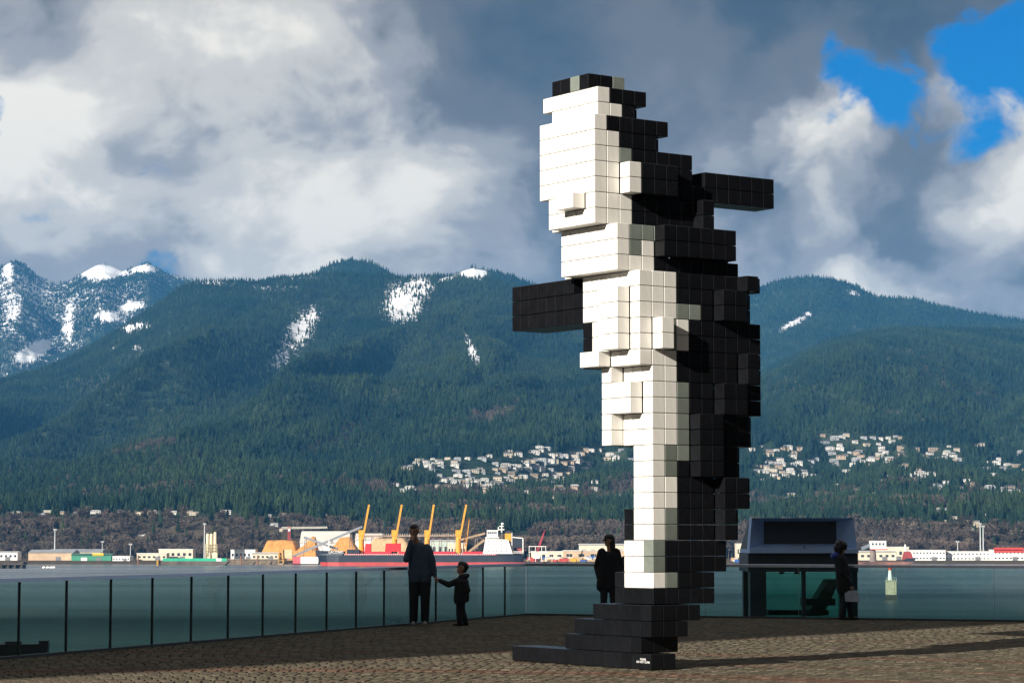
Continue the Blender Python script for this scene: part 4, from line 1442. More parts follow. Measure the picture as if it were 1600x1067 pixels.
# --- dark timber pier at the left edge
timb = M('dark_timber', (0.07, 0.055, 0.045), 0.9, 0.25, .2)
pier = empty('timber_pier', W(10, 2120), 0, 'dark timber pier reaching in from the photo\'s left edge', 'pier')
pz = lambda py: (838 - py) * 2120 / F + EYE - ZW
b = MB(); b.box(-60, 17.5, -8, 8, pz(881.5), pz(879)); b.build('deck', timb, pier)
b = MB(); b.box(16, 17.6, -8.2, 8, pz(879), pz(877)); b.box(-60, 10, -8.2, -7.7, pz(879), pz(878)); b.build('kerb', timb, pier)
for k in range(14):
    b = MB(); b.tube((-58 + k * 5.7, -7, -3), (-58 + k * 5.7, -7, pz(881.5)), .9, .9, 7); b.build('pile', timb, pier)
b = MB(); b.box(-60, 17, -5, 6, -1, pz(882)); b.build('under_deck_fill', M('near_black_fill', (0.02, 0.02, 0.02), .9, .2, .2), pier)  # near-black solid filling the space under the deck

# ------------------------------------------------------------------ along the far shore
def shore(px, Y):
    xx = (px - CX) / F * Y
    return Vector((xx, Y, float(main_height(np.array([xx]), np.array([float(Y)]))[0])))


def zpy(py, Y): return EYE + float(elev(py)) * Y


def shed(name, label, px0, px1, top, Y, wallm, roofm, depth=26, cat='building', ridge=2.0, group=None, windows=None, flat=False, eaves=None):
    """a shed or block whose front runs between two bearings at distance Y"""
    a, c = shore(px0, Y), shore(px1, Y)
    w = c.x - a.x; z0 = min(a.z, c.z) - 1.0
    h = zpy(top, Y) - z0
    t = empty(name, ((a.x + c.x) / 2, Y, z0), 0, label, cat, group)
    hw = h - (0 if flat else ridge)
    b = MB(); b.box(-w / 2, w / 2, 0, depth, 0, hw); b.build('wall', wallm, t)
    b = MB()
    if flat: b.box(-w / 2 - .4, w / 2 + .4, -.4, depth + .4, hw + .01, hw + .8)
    else:
        b.hexa([(-w / 2 - .6, -.8, hw + .01), (w / 2 + .6, -.8, hw + .01), (w / 2 + .6, depth + .8, hw + .01), (-w / 2 - .6, depth + .8, hw + .01),
                (-w / 2 - .6, depth * .48, h), (w / 2 + .6, depth * .48, h), (w / 2 + .6, depth * .52, h), (-w / 2 - .6, depth * .52, h)])
    b.build('roof', roofm, t)
    if windows:
        rows, n, m_ = windows
        for r in range(rows):
            for k in range(n):
                xx = -w / 2 + w * (k + .5) / n
                zz = hw * (r + .45) / rows
                b = MB(); b.box(xx - w / n * .24, xx + w / n * .24, -.12, .1, zz, zz + hw / rows * .26); b.build('window', m_, t)
    b = MB(); b.box(w * .12, w * .12 + min(5, w * .2), -.2, .05, 0.1, min(4.5, hw * .6)); b.build('door', M('shed_door_grey', (0.16, 0.16, 0.17), .7, .1), t)
    return t


cream_w, white_w, tan_w = M('cream_wall', (0.62, 0.55, 0.42), .8, .1, .1), M('white_wall', (0.74, 0.73, 0.70), .8, .06, .1), M('tan_wall', (0.50, 0.36, 0.24), .8, .12, .1)
grey_r, pale_r, green_w, red_w, blue_w = M('grey_sheet_roof', (0.30, 0.31, 0.33), .6, .08, .1), M('pale_sheet_roof', (0.58, 0.57, 0.54), .6, .08, .1), M('green_sheet', (0.03, 0.22, 0.13), .6, .1, .2), M('red_panel', (0.50, 0.05, 0.04), .6, .1, .2), M('blue_panel', (0.04, 0.12, 0.32), .6, .1, .2)
shed('warehouse', 'long low warehouse with grey roof and tan end on the left shore', 47, 116, 858.5, 2470, tan_w, grey_r, 40, 'warehouse', 3.0)
shed('warehouse', 'long grey-roofed warehouse joined to the green shed', 78, 160, 857.5, 2520, cream_w, grey_r, 40, 'warehouse', 3.0)
g_ = shed('green_shed', 'green shed with a yellow band on the left shore', 114, 176, 864, 2455, green_w, M('green_roof', (0.05, 0.14, 0.11), .6, .1, .2), 20, 'shed', 2.0)
b = MB(); b.box(1, 12, -.25, .02, 5.6, 8.2); b.build('yellow_band', M('yellow_band', (0.65, 0.42, 0.02), .6, .05), g_)
b = MB(); b.box(-10, -4, -.3, .03, 0.4, 4); b.build('white_panel', white_w, g_)
shed('trailer_building', 'white flat building at the photo\'s left edge behind the pier', -20, 30, 861, 2480, white_w, pale_r, 20, 'building', 1.0, windows=(1, 7, dark_glass))
for px0, px1, top, Y, wm, rm, lab in ((178, 205, 869.5, 2450, white_w, pale_r, 'small white shed just right of the green shed'), (216, 262, 865, 2480, cream_w, pale_r, 'low cream shed left of the green barge'),
                                      (250, 303, 858.5, 2510, cream_w, pale_r, 'cream flat warehouse behind the green barge'), (362, 400, 859.5, 2500, white_w, pale_r, 'pale low shed right of the silos'),
                                      (395, 436, 862.5, 2490, cream_w, pale_r, 'cream low shed beside the orange pile'), (665, 720, 843, 2560, M('sage_wall', (0.45, 0.52, 0.45), .8, .1, .1), pale_r, 'pale green shed behind the ship\'s third crane'),
                                      (700, 728, 849, 2520, cream_w, pale_r, 'cream shed behind the ship\'s last crane'), (905, 990, 849, 2520, cream_w, pale_r, 'cream shed behind the standing woman\'s head'),
                                      (830, 905, 862, 2500, cream_w, pale_r, 'long pale shed right of the ship\'s stern'), (880, 992, 860.5, 2480, tan_w, pale_r, 'low tan shed above the shipyard'),
                                      (1150, 1176, 850, 2490, cream_w, pale_r, 'cream building between sculpture and kiosk'), (1341, 1398, 860, 2480, cream_w, pale_r, 'cream block behind the rusty barge'),
                                      (1366, 1418, 855, 2520, cream_w, pale_r, 'tan yard shed behind the floating crane')):
    shed('waterfront_shed', lab, px0, px1, top, Y, wm, rm, 22, 'shed', 1.4, flat=(px0 % 2 == 0), windows=(1, 6, dark_glass))
shed('office_block', 'long cream waterfront block with rows of dark windows', 1418, 1475, 860, 2470, white_w, pale_r, 24, 'building', 1, flat=True, windows=(2, 11, dark_glass))
shed('office_block', 'cream low waterfront block left of the red building', 1474, 1550, 862, 2480, white_w, pale_r, 24, 'building', 1, flat=True, windows=(2, 13, dark_glass))
rb = shed('red_topped_block', 'white waterfront block with a red upper storey at the right edge', 1550, 1597, 859.5, 2470, white_w, pale_r, 24, 'building', 1, flat=True, windows=(2, 8, dark_glass))
b = MB(); b.box(-14.6, 14.6, -.4, 1, 8.6, 13.6); b.build('red_storey', red_w, rb)
shed('grey_block', 'blue-grey block cut by the photo\'s right edge', 1598, 1660, 859, 2490, blue_w, pale_r, 24, 'building', 1, flat=True, windows=(2, 8, dark_glass))

# silos
t = empty('silo_group', shore(333, 2470), 0, 'three tall cream silos joined by a frame above the green barge', 'silo')
s0 = t.location.z
for k, (px, top) in enumerate(((326, 834.5), (331.5, 834.5), (337.5, 832))):
    b = MB(); r_ = 1.6
    b.lathe([(r_, 4), (r_ * 1.05, zpy(852, 2470) - s0), (r_ * .95, zpy(top, 2470) - s0), (r_ * .3, zpy(top, 2470) - s0 + .8)], ((px - 333) * 2470 / F, k * .4), 14); b.build('silo', M('silo_cream', (0.66, 0.58, 0.38), .7, .08, .3), t, smooth=True)
b = MB()
for px in (323, 330, 341):
    b.beam(((px - 333) * 2470 / F, -2, 0), ((px - 333) * 2470 / F, -2, zpy(850, 2470) - s0), .5)
for py in (860, 855, 850): b.beam((-6.3, -2, zpy(py, 2470) - s0), (5, -2, zpy(py, 2470) - s0), .45)
b.build('frame', M('frame_cream', (0.5, 0.42, 0.25), .7, .1), t)
b = MB(); b.box(-6.5, 5.5, -1, 4, 0, zpy(863, 2470) - s0); b.build('base_house', cream_w, t)

# green barge
gb = empty('green_barge', W(308, 2330), 0, 'flat dark barge with a bright green bulwark on the left', 'barge')
bz = lambda py: (838 - py) * 2330 / F + EYE - ZW
bx = lambda px: (px - 308) * 2330 / F
b = MB(); b.hexa([(bx(254), -8, -1), (bx(352), -8, -1), (bx(352), 8, -1), (bx(254), 8, -1), (bx(252), -8, bz(876)), (bx(361), -8, bz(876)), (bx(361), 8, bz(876)), (bx(252), 8, bz(876))]); b.build('hull', M('barge_rusty_black', (0.10, 0.085, 0.07), .8, .25, .1), gb)
gm = M('bulwark_green', (0.01, 0.36, 0.20), .5, .08, .1)
for k in range(12):
    b = MB(); b.box(bx(258 + k * 8.3) + .1, bx(258 + (k + 1) * 8.3) - .1, -8.1, -7.7, bz(876) + .01, bz(871.6)); b.build('bulwark_panel', shipw if k == 10 else gm, gb)
b = MB(); b.tube((bx(251), -9, -3), (bx(251), -9, bz(874)), 1.2, 1.2, 8); o = b.build('mooring_pile', M('pile_ochre', (0.40, 0.22, 0.04), .8, .15), None, W(308, 2330)); tag(o, 'ochre mooring pile at the left end of the green barge', 'pile')

# stockpiles of orange chips
chip = M('orange_chips', (0.56, 0.26, 0.07), .95, .16, .35, bump=.5)
chip2 = M('pale_chips', (0.55, 0.36, 0.19), .95, .14, .35, bump=.5)


def pile(label, px0, px1, top, Y, m, flat=.3, cx=None):
    a, c = shore(px0, Y), shore(px1, Y)
    W_, D_ = (c.x - a.x), 60.0
    z0 = min(a.z, c.z) - .5; H = zpy(top, Y) - z0
    n = 34
    U, V = np.meshgrid(np.linspace(-1, 1, n), np.linspace(-1, 1, 20))
    ctr = 0 if cx is None else cx
    uu = np.where(U < ctr, (U - ctr) / (1 + ctr), (U - ctr) / (1 - ctr))
    d = np.maximum(np.abs(uu), np.abs(V))
    Z = H * np.clip((1 - d) / (1 - flat), 0, 1) * (0.93 + .14 * fbm(U * 4 + px0, V * 4, 3, 3))
    o = grid_mesh('chip_pile', U * W_ / 2, V * D_ / 2, Z, [m])
    o.location = ((a.x + c.x) / 2, Y + D_ / 2, z0)
    tag(o, label, 'stockpile')


pile('flat-topped orange chip pile left of the conveyor', 404, 470, 844.5, 2500, chip, .62)
pile('steep orange chip ridge under the conveyor head', 448, 496, 838, 2480, chip, .1, .75)
pile('golden chip heap behind the ship\'s bow', 505, 566, 839, 2480, chip, .25, .1)
pile('tan chip heap between the ship\'s first two cranes', 560, 655, 840.5, 2500, chip2, .5)
shed('white_storage_hall', 'large pale storage hall with sloping roof behind the chip piles', 470, 545, 829.5, 2570, white_w, M('pale_hall_roof', (0.62, 0.58, 0.52), .7, .06, .1), 50, 'hall', 12)
shed('white_storage_hall', 'pale sloping hall roof peeping over the ship\'s first crane', 556, 596, 833, 2580, white_w, M('pale_hall_roof', (0.62, 0.58, 0.52), .7, .06, .1), 40, 'hall', 7)


def gallery(label, pa, pb, Y, w, m, legs=(), cat='conveyor', truss=True):
    """an inclined conveyor gallery between two pixels at distance Y"""
    A, B = at(*pa, Y), at(*pb, Y)
    g0 = shore((pa[0] + pb[0]) / 2, Y)
    t = empty('conveyor', (A.x, Y, g0.z), 0, label, cat)
    o0 = Vector((A.x, Y, g0.z))
    b = MB(); b.beam(A - o0, B - o0, w, w * .8); b.build('gallery', m, t)
    lm = M('conveyor_steel', (0.20, 0.15, 0.12), .7, .15, .3)
    for f in legs:
        p = A.lerp(B, f) - o0
        b = MB()
        for s in (-1, 1): b.beam((p.x + s * 2.5, 1.2, 0), (p.x + s * .5, 1.2, p.z), .6)
        b.beam((p.x - 1.5, 1.2, p.z * .5), (p.x + 1.5, 1.2, p.z * .5), .5)
        b.build('trestle', lm, t)
    return t


gsteel = M('gallery_grey', (0.22, 0.23, 0.25), .6, .1, .3)
gallery('grey conveyor rising from the quay to the right over the chips', (448, 873), (566, 822.5), 2440, 2.6, gsteel, (.35, .6, .85))
gallery('grey conveyor descending rightward behind the ship\'s bow', (475, 839), (528, 858), 2450, 2.6, gsteel, (.05, .5))
gallery('tan conveyor climbing towards the ship\'s white bridge', (712, 845), (758, 833), 2450, 2.4, M('gallery_tan', (0.36, 0.24, 0.14), .7, .15, .3), (.3, .7))
gallery('tan loading chute slanting down before the white bridge', (732, 862), (757, 843), 2445, 2.8, M('gallery_tan', (0.36, 0.24, 0.14), .7, .15, .3), ())
tt = gallery('long trestle conveyor running level behind the deck cranes', (570, 837.5), (712, 836.5), 2520, 2.0, M('gallery_brown', (0.30, 0.21, 0.15), .7, .15, .3), [k / 12 for k in range(13)])
for k in range(40):
    xx = (k * 3.6 + 1) * 2520 / F
    b = MB(); b.beam((xx, 0, zpy(837.5, 2520) - tt.location.z + 1), (xx, 0, zpy(833.5, 2520) - tt.location.z), .6); b.build('roller_frame', M('roller_pale', (0.45, 0.40, 0.34), .7, .1), tt)

# loading quay with red and white container-like hoppers
qd = empty('quay_hopper', shore(478, SHORE + 8), 0, 'red and white hopper on the quay before the ship\'s bow', 'hopper')
q0 = qd.location.z
qx = lambda px: (px - 478) * SHORE / F
b = MB(); b.box(qx(459.5), qx(471.5), -5, 3, zpy(880, 2420) - q0, zpy(869.2, 2420) - q0); b.build('red_bin', M('faded_red', (0.55, 0.10, 0.12), .6, .1, .3), qd)
b = MB(); b.box(qx(471.5) + .05, qx(499), -5, 3, zpy(880, 2420) - q0, zpy(869.5, 2420) - q0); b.build('white_bin', white_w, qd)
b = MB(); b.prism([(qx(477), -4), (qx(495), -4), (qx(495), 3), (qx(477), 3)], zpy(869.4, 2420) - q0, zpy(862, 2420) - q0, 0, [(qx(480), -3), (qx(494), -3), (qx(494), 2), (qx(480), 2)]); b.build('chip_load', chip, qd)
for k in range(8):
    b = MB(); b.tube((qx(460 + k * 5.2), -4, -6), (qx(460 + k * 5.2), -4, zpy(880, 2420) - q0), .6, .6, 6); b.build('pile', timb, qd)
ld = empty('ship_loader', shore(440, SHORE + 6), 0, 'orange-yellow loading tower on the quay left of the red hopper', 'loader')
l0 = ld.location.z
b = MB()
for px in (436, 444): b.beam(((px - 440) * .617, -1, 0), ((px - 440) * .617 * .7, -1, zpy(858, 2420) - l0), .9); b.beam(((px - 440) * .617, 4, 0), ((px - 440) * .617 * .7, 4, zpy(858, 2420) - l0), .9)
for py in (875, 868, 860): b.beam((-2.5, -1, zpy(py, 2420) - l0), (2.5, -1, zpy(py, 2420) - l0), .6)
b.build('frame', M('loader_ochre', (0.50, 0.28, 0.06), .6, .1, .3), ld)
b = MB(); b.box(1, 11, 0, 5, zpy(872, 2420) - l0, zpy(858.5, 2420) - l0); b.build('house', M('loader_cream', (0.6, 0.47, 0.28), .7, .1, .3), ld)
b = MB(); b.box(-2.4, 2.4, -3, 2, -4, zpy(880, 2420) - l0); b.build('plinth', conc, ld)
# rubble and log bank between silos and hopper
lg = empty('log_boom', W(395, 2400), 0, 'stacked brown logs along the waterline right of the green barge', 'logs')
lgm = M('weathered_log', (0.22, 0.17, 0.12), .9, .25, .2)
for r in range(4):
    for k in range(9):
        x_ = (350 - 395 + k * 9.4 + (r % 2) * 4) * 2400 / F
        b = MB(); b.tube((x_, -1 + r * .8, .6 + r * 1.35), (x_ + 5.6, -1 + r * .8 + random.uniform(-.5, .5), .6 + r * 1.35 + random.uniform(-.2, .2)), .7, .62, 7); b.build('log', lgm, lg)
for px in (378, 404, 332, 218):
    b = MB(); b.tube((0, 0, -3), (0, 0, 9), .7, .6, 8)
    o = b.build('dolphin_pile', M('pile_rust', (0.25, 0.12, 0.07), .85, .2), None, W(px, 2385)); tag(o, 'x', 'pile', 'mooring piles by the log bank'); TO_RANK.append((o, '%s rust-brown mooring pile from the left at the log bank', 'mp'))

# tower crane
tcx = empty('tower_crane', shore(453, 2640), 0, 'red tower crane with a long pale jib above the chip piles', 'crane')
c0 = tcx.location.z
redc = M('crane_red', (0.45, 0.04, 0.05), .6, .08, .3)
zt = zpy(826, 2640) - c0
b = MB()
for sx_ in (-1.2, 1.2):
    for sy_ in (-1.2, 1.2): b.beam((sx_, sy_, 0), (sx_, sy_, zt + 3), .4)
for k in range(14):
    z_ = zt * k / 14; z2 = zt * (k + 1) / 14
    b.beam((-1.2, -1.2, z_), (1.2, -1.2, z2), .3); b.beam((1.2, -1.2, z_), (-1.2, -1.2, z2), .3); b.beam((-1.2, 1.2, z_), (-1.2, -1.2, z2), .3)
b.build('tower', redc, tcx)
b = MB()
for s in (-.7, .7): b.beam((-10, s, zt), (40, s, zt + 1.2), .45)
b.beam((-8, 0, zt + 1.8), (40, 0, zt + 2.2), .4)
for k in range(24): b.beam((-8 + k * 2, -.7, zt), (-7 + k * 2, 0, zt + 2), .25); b.beam((-7 + k * 2, 0, zt + 2), (-6 + k * 2, -.7, zt), .25)
b.build('jib', M('jib_pale', (0.62, 0.58, 0.52), .6, .06, .3), tcx)
b = MB(); b.box(-10.5, -7, -1.2, 1.2, zt - 3, zt); b.build('counterweight', conc, tcx)
b = MB(); b.box(-1, 1.2, -2.6, -1.3, zt - 2.4, zt); b.build('cab', shipw, tcx)

# light masts
for px, top, Y, lab in ((88, 827, 2500, 'tall grey light mast standing behind the left warehouse'), (321, 818, 2560, 'tall grey light mast left of the cream silos'),
                        (1529.5, 818, 2520, 'left of two tall pale masts at the right shore'), (1534, 822, 2520, 'right of two tall pale masts at the right shore'),
                        (162, 846, 2480, 'short pole beside the green shed roof'), (206, 850, 2480, 'short pale pole right of the green shed'), (1494, 846, 2500, 'short pole above the cream waterfront block')):
    p = shore(px, Y)
    t = empty('light_mast', p, 0, lab, 'mast')
    H = zpy(top, Y) - p.z
    big_ = H > 20
    b = MB(); b.lathe([(.8 if big_ else .45, 0), (.45 if big_ else .3, H)], (0, 0), 8); b.build('pole', M('mast_grey', (0.42, 0.44, 0.45), .6, .05, .3), t)
    b = MB(); b.box(-1.6, 1.6, -.5, .5, H, H + .5); [b.box(q - .5, q + .5, -.7, .3, H - .6, H - .02) for q in (-1.1, 1.1)]; b.build('lamp_head', M('mast_grey', (0.42, 0.44, 0.45), .6, .05, .3), t)

# --- right: rusty barge, floating crane, red-sterned hulk
YB = 2310.0
mB = YB / F
rust = M('rusty_hull', (0.17, 0.085, 0.065), .85, .3, .08)
rbz = lambda py: (838 - py) * YB / F + EYE - ZW
hulk = empty('rusty_barge', W(1380, YB), 0, 'long rusty brown barge with a dark red wheelhouse at its right end', 'barge')
hx = lambda px: (px - 1380) * mB
b = MB(); b.hexa([(hx(1330), -8, -1), (hx(1416), -8, -1), (hx(1416), 8, -1), (hx(1330), 8, -1), (hx(1330), -8, rbz(877.3)), (hx(1424), -6, rbz(876.5)), (hx(1424), 6, rbz(876.5)), (hx(1330), 8, rbz(877.3))]); b.build('hull', rust, hulk)
b = MB(); b.hexa([(hx(1410), -6.5, rbz(877) + .05), (hx(1424), -6.2, rbz(876.5) + .05), (hx(1424), 6, rbz(876.5) + .05), (hx(1410), 6.5, rbz(877) + .05), (hx(1412), -6.5, rbz(872)), (hx(1428), -6, rbz(871)), (hx(1428), 6, rbz(871)), (hx(1412), 6.5, rbz(872))]); b.build('bulwark', navy, hulk)
b = MB(); b.prism([(hx(1408), -5), (hx(1423.5), -5), (hx(1423.5), 5), (hx(1408), 5)], rbz(874), rbz(866), 0, [(hx(1409.5), -4), (hx(1422), -4), (hx(1422), 4), (hx(1409.5), 4)])
b.prism([(hx(1409.5), -4), (hx(1422), -4), (hx(1422), 4), (hx(1409.5), 4)], rbz(866) + .01, rbz(861), 0, [(hx(1411), -3), (hx(1419), -3), (hx(1419), 3), (hx(1411), 3)]); b.build('wheelhouse', M('dark_red_paint', (0.26, 0.035, 0.035), .7, .15, .2), hulk)
for px in (1411, 1415, 1419): 
    b = MB(); b.box(hx(px), hx(px + 2), -5.05, -4.6, rbz(873.5), rbz(871.5)); b.build('window', dark_glass, hulk)
b = MB(); b.tube((hx(1412.5), 0, rbz(861)), (hx(1412.5), 0, rbz(850)), .8, .7, 8); b.build('stack', shipw, hulk)
fc = empty('floating_crane', W(1362, YB + 22), 0, 'white-cabbed crane on a thick grey-brown pedestal above the rusty barge', 'crane')
fx = lambda px: (px - 1362) * mB
b = MB(); b.lathe([(3.4, 3), (2.7, rbz(863)), (2.2, rbz(857.5))], (0, 0), 14); b.build('pedestal', M('pedestal_brown', (0.20, 0.16, 0.14), .8, .15, .2), fc)
b = MB(); b.box(fx(1357), fx(1382), -4, 4, rbz(857.3), rbz(844.5)); b.build('cab', shipw, fc)
b = MB(); b.box(fx(1357.5), fx(1384), -4.2, 4.2, rbz(858.6), rbz(857.4)); b.build('red_skirt', red_w, fc)
b = MB()
for s in (-2, 2):
    b.beam((fx(1362), s, rbz(844.4)), (fx(1370), s, rbz(827)), 1.2); b.beam((fx(1378), s, rbz(844.4)), (fx(1370), s, rbz(827)), .9); b.beam((fx(1365), s, rbz(844.4)), (fx(1370), s, rbz(829)), .9)
b.build('a_frame', blackm, fc)
b = MB(); b.beam((fx(1358), 0, rbz(851)), (fx(1344), 0, rbz(857)), 3.5, 3.0); b.build('boom', M('boom_grey', (0.15, 0.17, 0.2), .7, .1), fc)
b = MB(); b.box(fx(1352), fx(1374), -6, 8, -1, 3); b.build('pontoon', rust, fc)
for q in range(4):
    b = MB(); b.box(fx(1359.5 + q * 5.5), fx(1362.5 + q * 5.5), -4.06, -3.8, rbz(851.5), rbz(848)); b.build('window', dark_glass, fc)

# --- shipyard: coloured hulls and crates by the stern of the ship
yr = random.Random(12)
cols = [('yard_yellow', (0.62, 0.36, 0.02)), ('yard_blue', (0.03, 0.10, 0.33)), ('yard_white', (0.74, 0.73, 0.70)), ('yard_red', (0.48, 0.05, 0.04)), ('yard_tan', (0.48, 0.34, 0.2))]
words = {'yard_yellow': 'yellow', 'yard_blue': 'blue', 'yard_white': 'white', 'yard_red': 'red', 'yard_tan': 'tan'}
cnt = {}
for k in range(52):
    right = k >= 40
    px = 826 + (k % 40) * 3.9 + yr.uniform(-1, 1) if not right else 1146 + (k - 40) * 2.6
    nm, c = cols[yr.randrange(5)]
    Y = SHORE + yr.uniform(6, 40)
    p = shore(px, Y)
    Lb, hb2 = yr.uniform(4.5, 9), yr.uniform(2.2, 4.6)
    b = MB()
    cm = M(nm, c, .6, .1, .2)
    kind = yr.random()
    if kind < .5:          # workboat: hull with a wheelhouse
        b.hexa([(-Lb * .42, -1.4, 0), (Lb * .45, -1.4, 0), (Lb * .45, 1.4, 0), (-Lb * .42, 1.4, 0), (-Lb * .55, -1.8, hb2 * .5), (Lb * .5, -1.8, hb2 * .5), (Lb * .5, 1.8, hb2 * .5), (-Lb * .55, 1.8, hb2 * .5)], 0)
        b.box(-Lb * .1, Lb * .25, -1.2, 1.2, hb2 * .5 + .01, hb2, 1); b.box(-Lb * .08, Lb * .2, -1.26, -1.1, hb2 * .68, hb2 * .88, 2)
        b.tube((Lb * .1, 0, hb2), (Lb * .1, 0, hb2 + 4), .15, .1, 5, 1)
        o = b.build('workboat', [cm, shipw, dark_glass], None, (p.x, Y, p.z)); what = 'workboat'
    else:                  # ribbed container
        b.box(-Lb / 2, Lb / 2, -1.3, 1.3, 0, hb2, 0)
        for q in range(7): b.box(-Lb / 2 + Lb * (q + .3) / 7, -Lb / 2 + Lb * (q + .6) / 7, -1.4, -1.29, .15, hb2 - .15, 0)
        for q in (-1, 1): b.box(q * Lb / 2 - .12, q * Lb / 2 + .12, -1.42, 1.35, -.01, hb2 + .05, 0)
        o = b.build('shipping_container', [cm], None, (p.x, Y, p.z)); what = 'container'
    where = 'between the sculpture and the kiosk' if right else 'in the crowded yard right of the ship\'s stern'
    tag(o, 'x', what, '%s %ss %s' % (words[nm], what, where)); TO_RANK.append((o, '%s ' + words[nm] + ' ' + what + ' from the left ' + where, (words[nm], what, right)))
wf = empty('floating_dock', W(895, 2395), 0, 'low dark floating dock under the coloured yard', 'dock')
b = MB(); b.box(-44, 60, -5, 8, -1, 2.6); b.build('deck', timb, wf)
for k in range(12):
    b = MB(); b.tube((-42 + k * 9, -5.6, -2), (-42 + k * 9, -5.6, 5), .5, .45, 6); b.build('pile', timb, wf)
yc = empty('yard_crane', shore(838, SHORE + 20), 0, 'thin red lattice crane leaning right beyond the ship\'s stern', 'crane')
y0_ = yc.location.z
A, B = Vector((0, 0, 8)), Vector(((849 - 835) * .62, 0, zpy(826, 2435) - y0_))
b = MB(); b.beam(A + Vector((-1, 0, 0)), B, .6); b.beam(A + Vector((1.2, 0, 0)), B, .6)
for k in range(9): b.beam(A.lerp(B, k / 9) + Vector((-1 * (1 - k / 9), 0, 0)), A.lerp(B, (k + 1) / 9) + Vector((1.2 * (1 - (k + 1) / 9), 0, 0)), .4)
b.build('boom', redc, yc)
b = MB(); b.box(-3, 3, -2, 2, 3, 8); b.build('cab', shipw, yc)
b = MB(); b.box(-3.4, 3.4, -2.2, 2.2, 0, 3); b.build('crawler', blackm, yc)
gf = empty('yard_gantry', shore(838, SHORE + 14), 0, 'small white gantry frame beside the red lattice crane', 'gantry')
g0_ = gf.location.z
b = MB()
for x_ in (-7, -1, 5, 9): b.beam((x_, -3, 0), (x_, -3, zpy(853.5, 2430) - g0_), .5)
b.beam((-7.5, -3, zpy(853.3, 2430) - g0_), (9.5, -3, zpy(853.3, 2430) - g0_), .6); b.beam((-7.5, -3, zpy(862, 2430) - g0_), (9.5, -3, zpy(862, 2430) - g0_), .4)
b.build('frame', shipw, gf)


# labels that count along a row, left to right as the picture shows it
def nth(k):
    if k < 12: return ['leftmost', 'second', 'third', 'fourth', 'fifth', 'sixth', 'seventh', 'eighth', 'ninth', 'tenth', 'eleventh', 'twelfth'][k]
    return '%d%s' % (k + 1, 'th' if 10 <= (k + 1) % 100 <= 20 else {1: 'st', 2: 'nd', 3: 'rd'}.get((k + 1) % 10, 'th'))


rows_ = {}
for o, fmt, key in TO_RANK: rows_.setdefault(key, []).append((o.location.x / o.location.y, o.name, o, fmt))
for key, lst in rows_.items():
    lst.sort(key=lambda q: q[:2])
    for k, (_, _, o, fmt) in enumerate(lst):
        w = nth(k)
        o['label'] = (fmt % w) if k else (fmt % w).replace(' from the left', '')

# ------------------------------------------------------------------ people
skin_m = M('skin', (0.36, 0.20, 0.13), .6, .06, 20.)
hair_m = M('dark_hair', (0.012, 0.009, 0.007), .55, .2, 30.)
shoe_w = M('pale_sneakers', (0.32, 0.31, 0.30), .6, .1, 20.)
shoe_k = M('dark_shoes', (0.015, 0.014, 0.013), .5, .1, 20.)


def capsule(mb, a, ra, b, rb, n=12):
    a, b = Vector(a), Vector(b)
    d = b - a
    L_ = d.length
    if L_ < 1e-5: d = Vector((0, 0, 1e-4)); L_ = 1e-4; b = a + d
    d = d.normalized(); s = d.orthogonal().normalized(); t = d.cross(s)
    rows = []
    for q in range(4): rows.append((a - d * ra * math.cos(q * math.pi / 8 + .0), ra * math.sin(q * math.pi / 8)))
    rows.append((a, ra)); rows.append((b, rb))
    for q in range(1, 5): rows.append((b + d * rb * math.sin(q * math.pi / 8), rb * math.cos(q * math.pi / 8)))
    k = len(mb.v)
    for c, r in rows:
        r = max(r, 1e-4)
        for i in range(n):
            w = 2 * math.pi * i / n
            mb.v.append(tuple(c + s * (r * math.cos(w)) + t * (r * math.sin(w))))
    for j in range(len(rows) - 1):
        for i in range(n):
            i2 = (i + 1) % n
            mb.f.append((k + j * n + i, k + j * n + i2, k + (j + 1) * n + i2, k + (j + 1) * n + i)); mb.m.append(0)
    mb.f.append(tuple(k + i for i in reversed(range(n)))); mb.m.append(0)
    mb.f.append(tuple(k + (len(rows) - 1) * n + i for i in range(n))); mb.m.append(0)


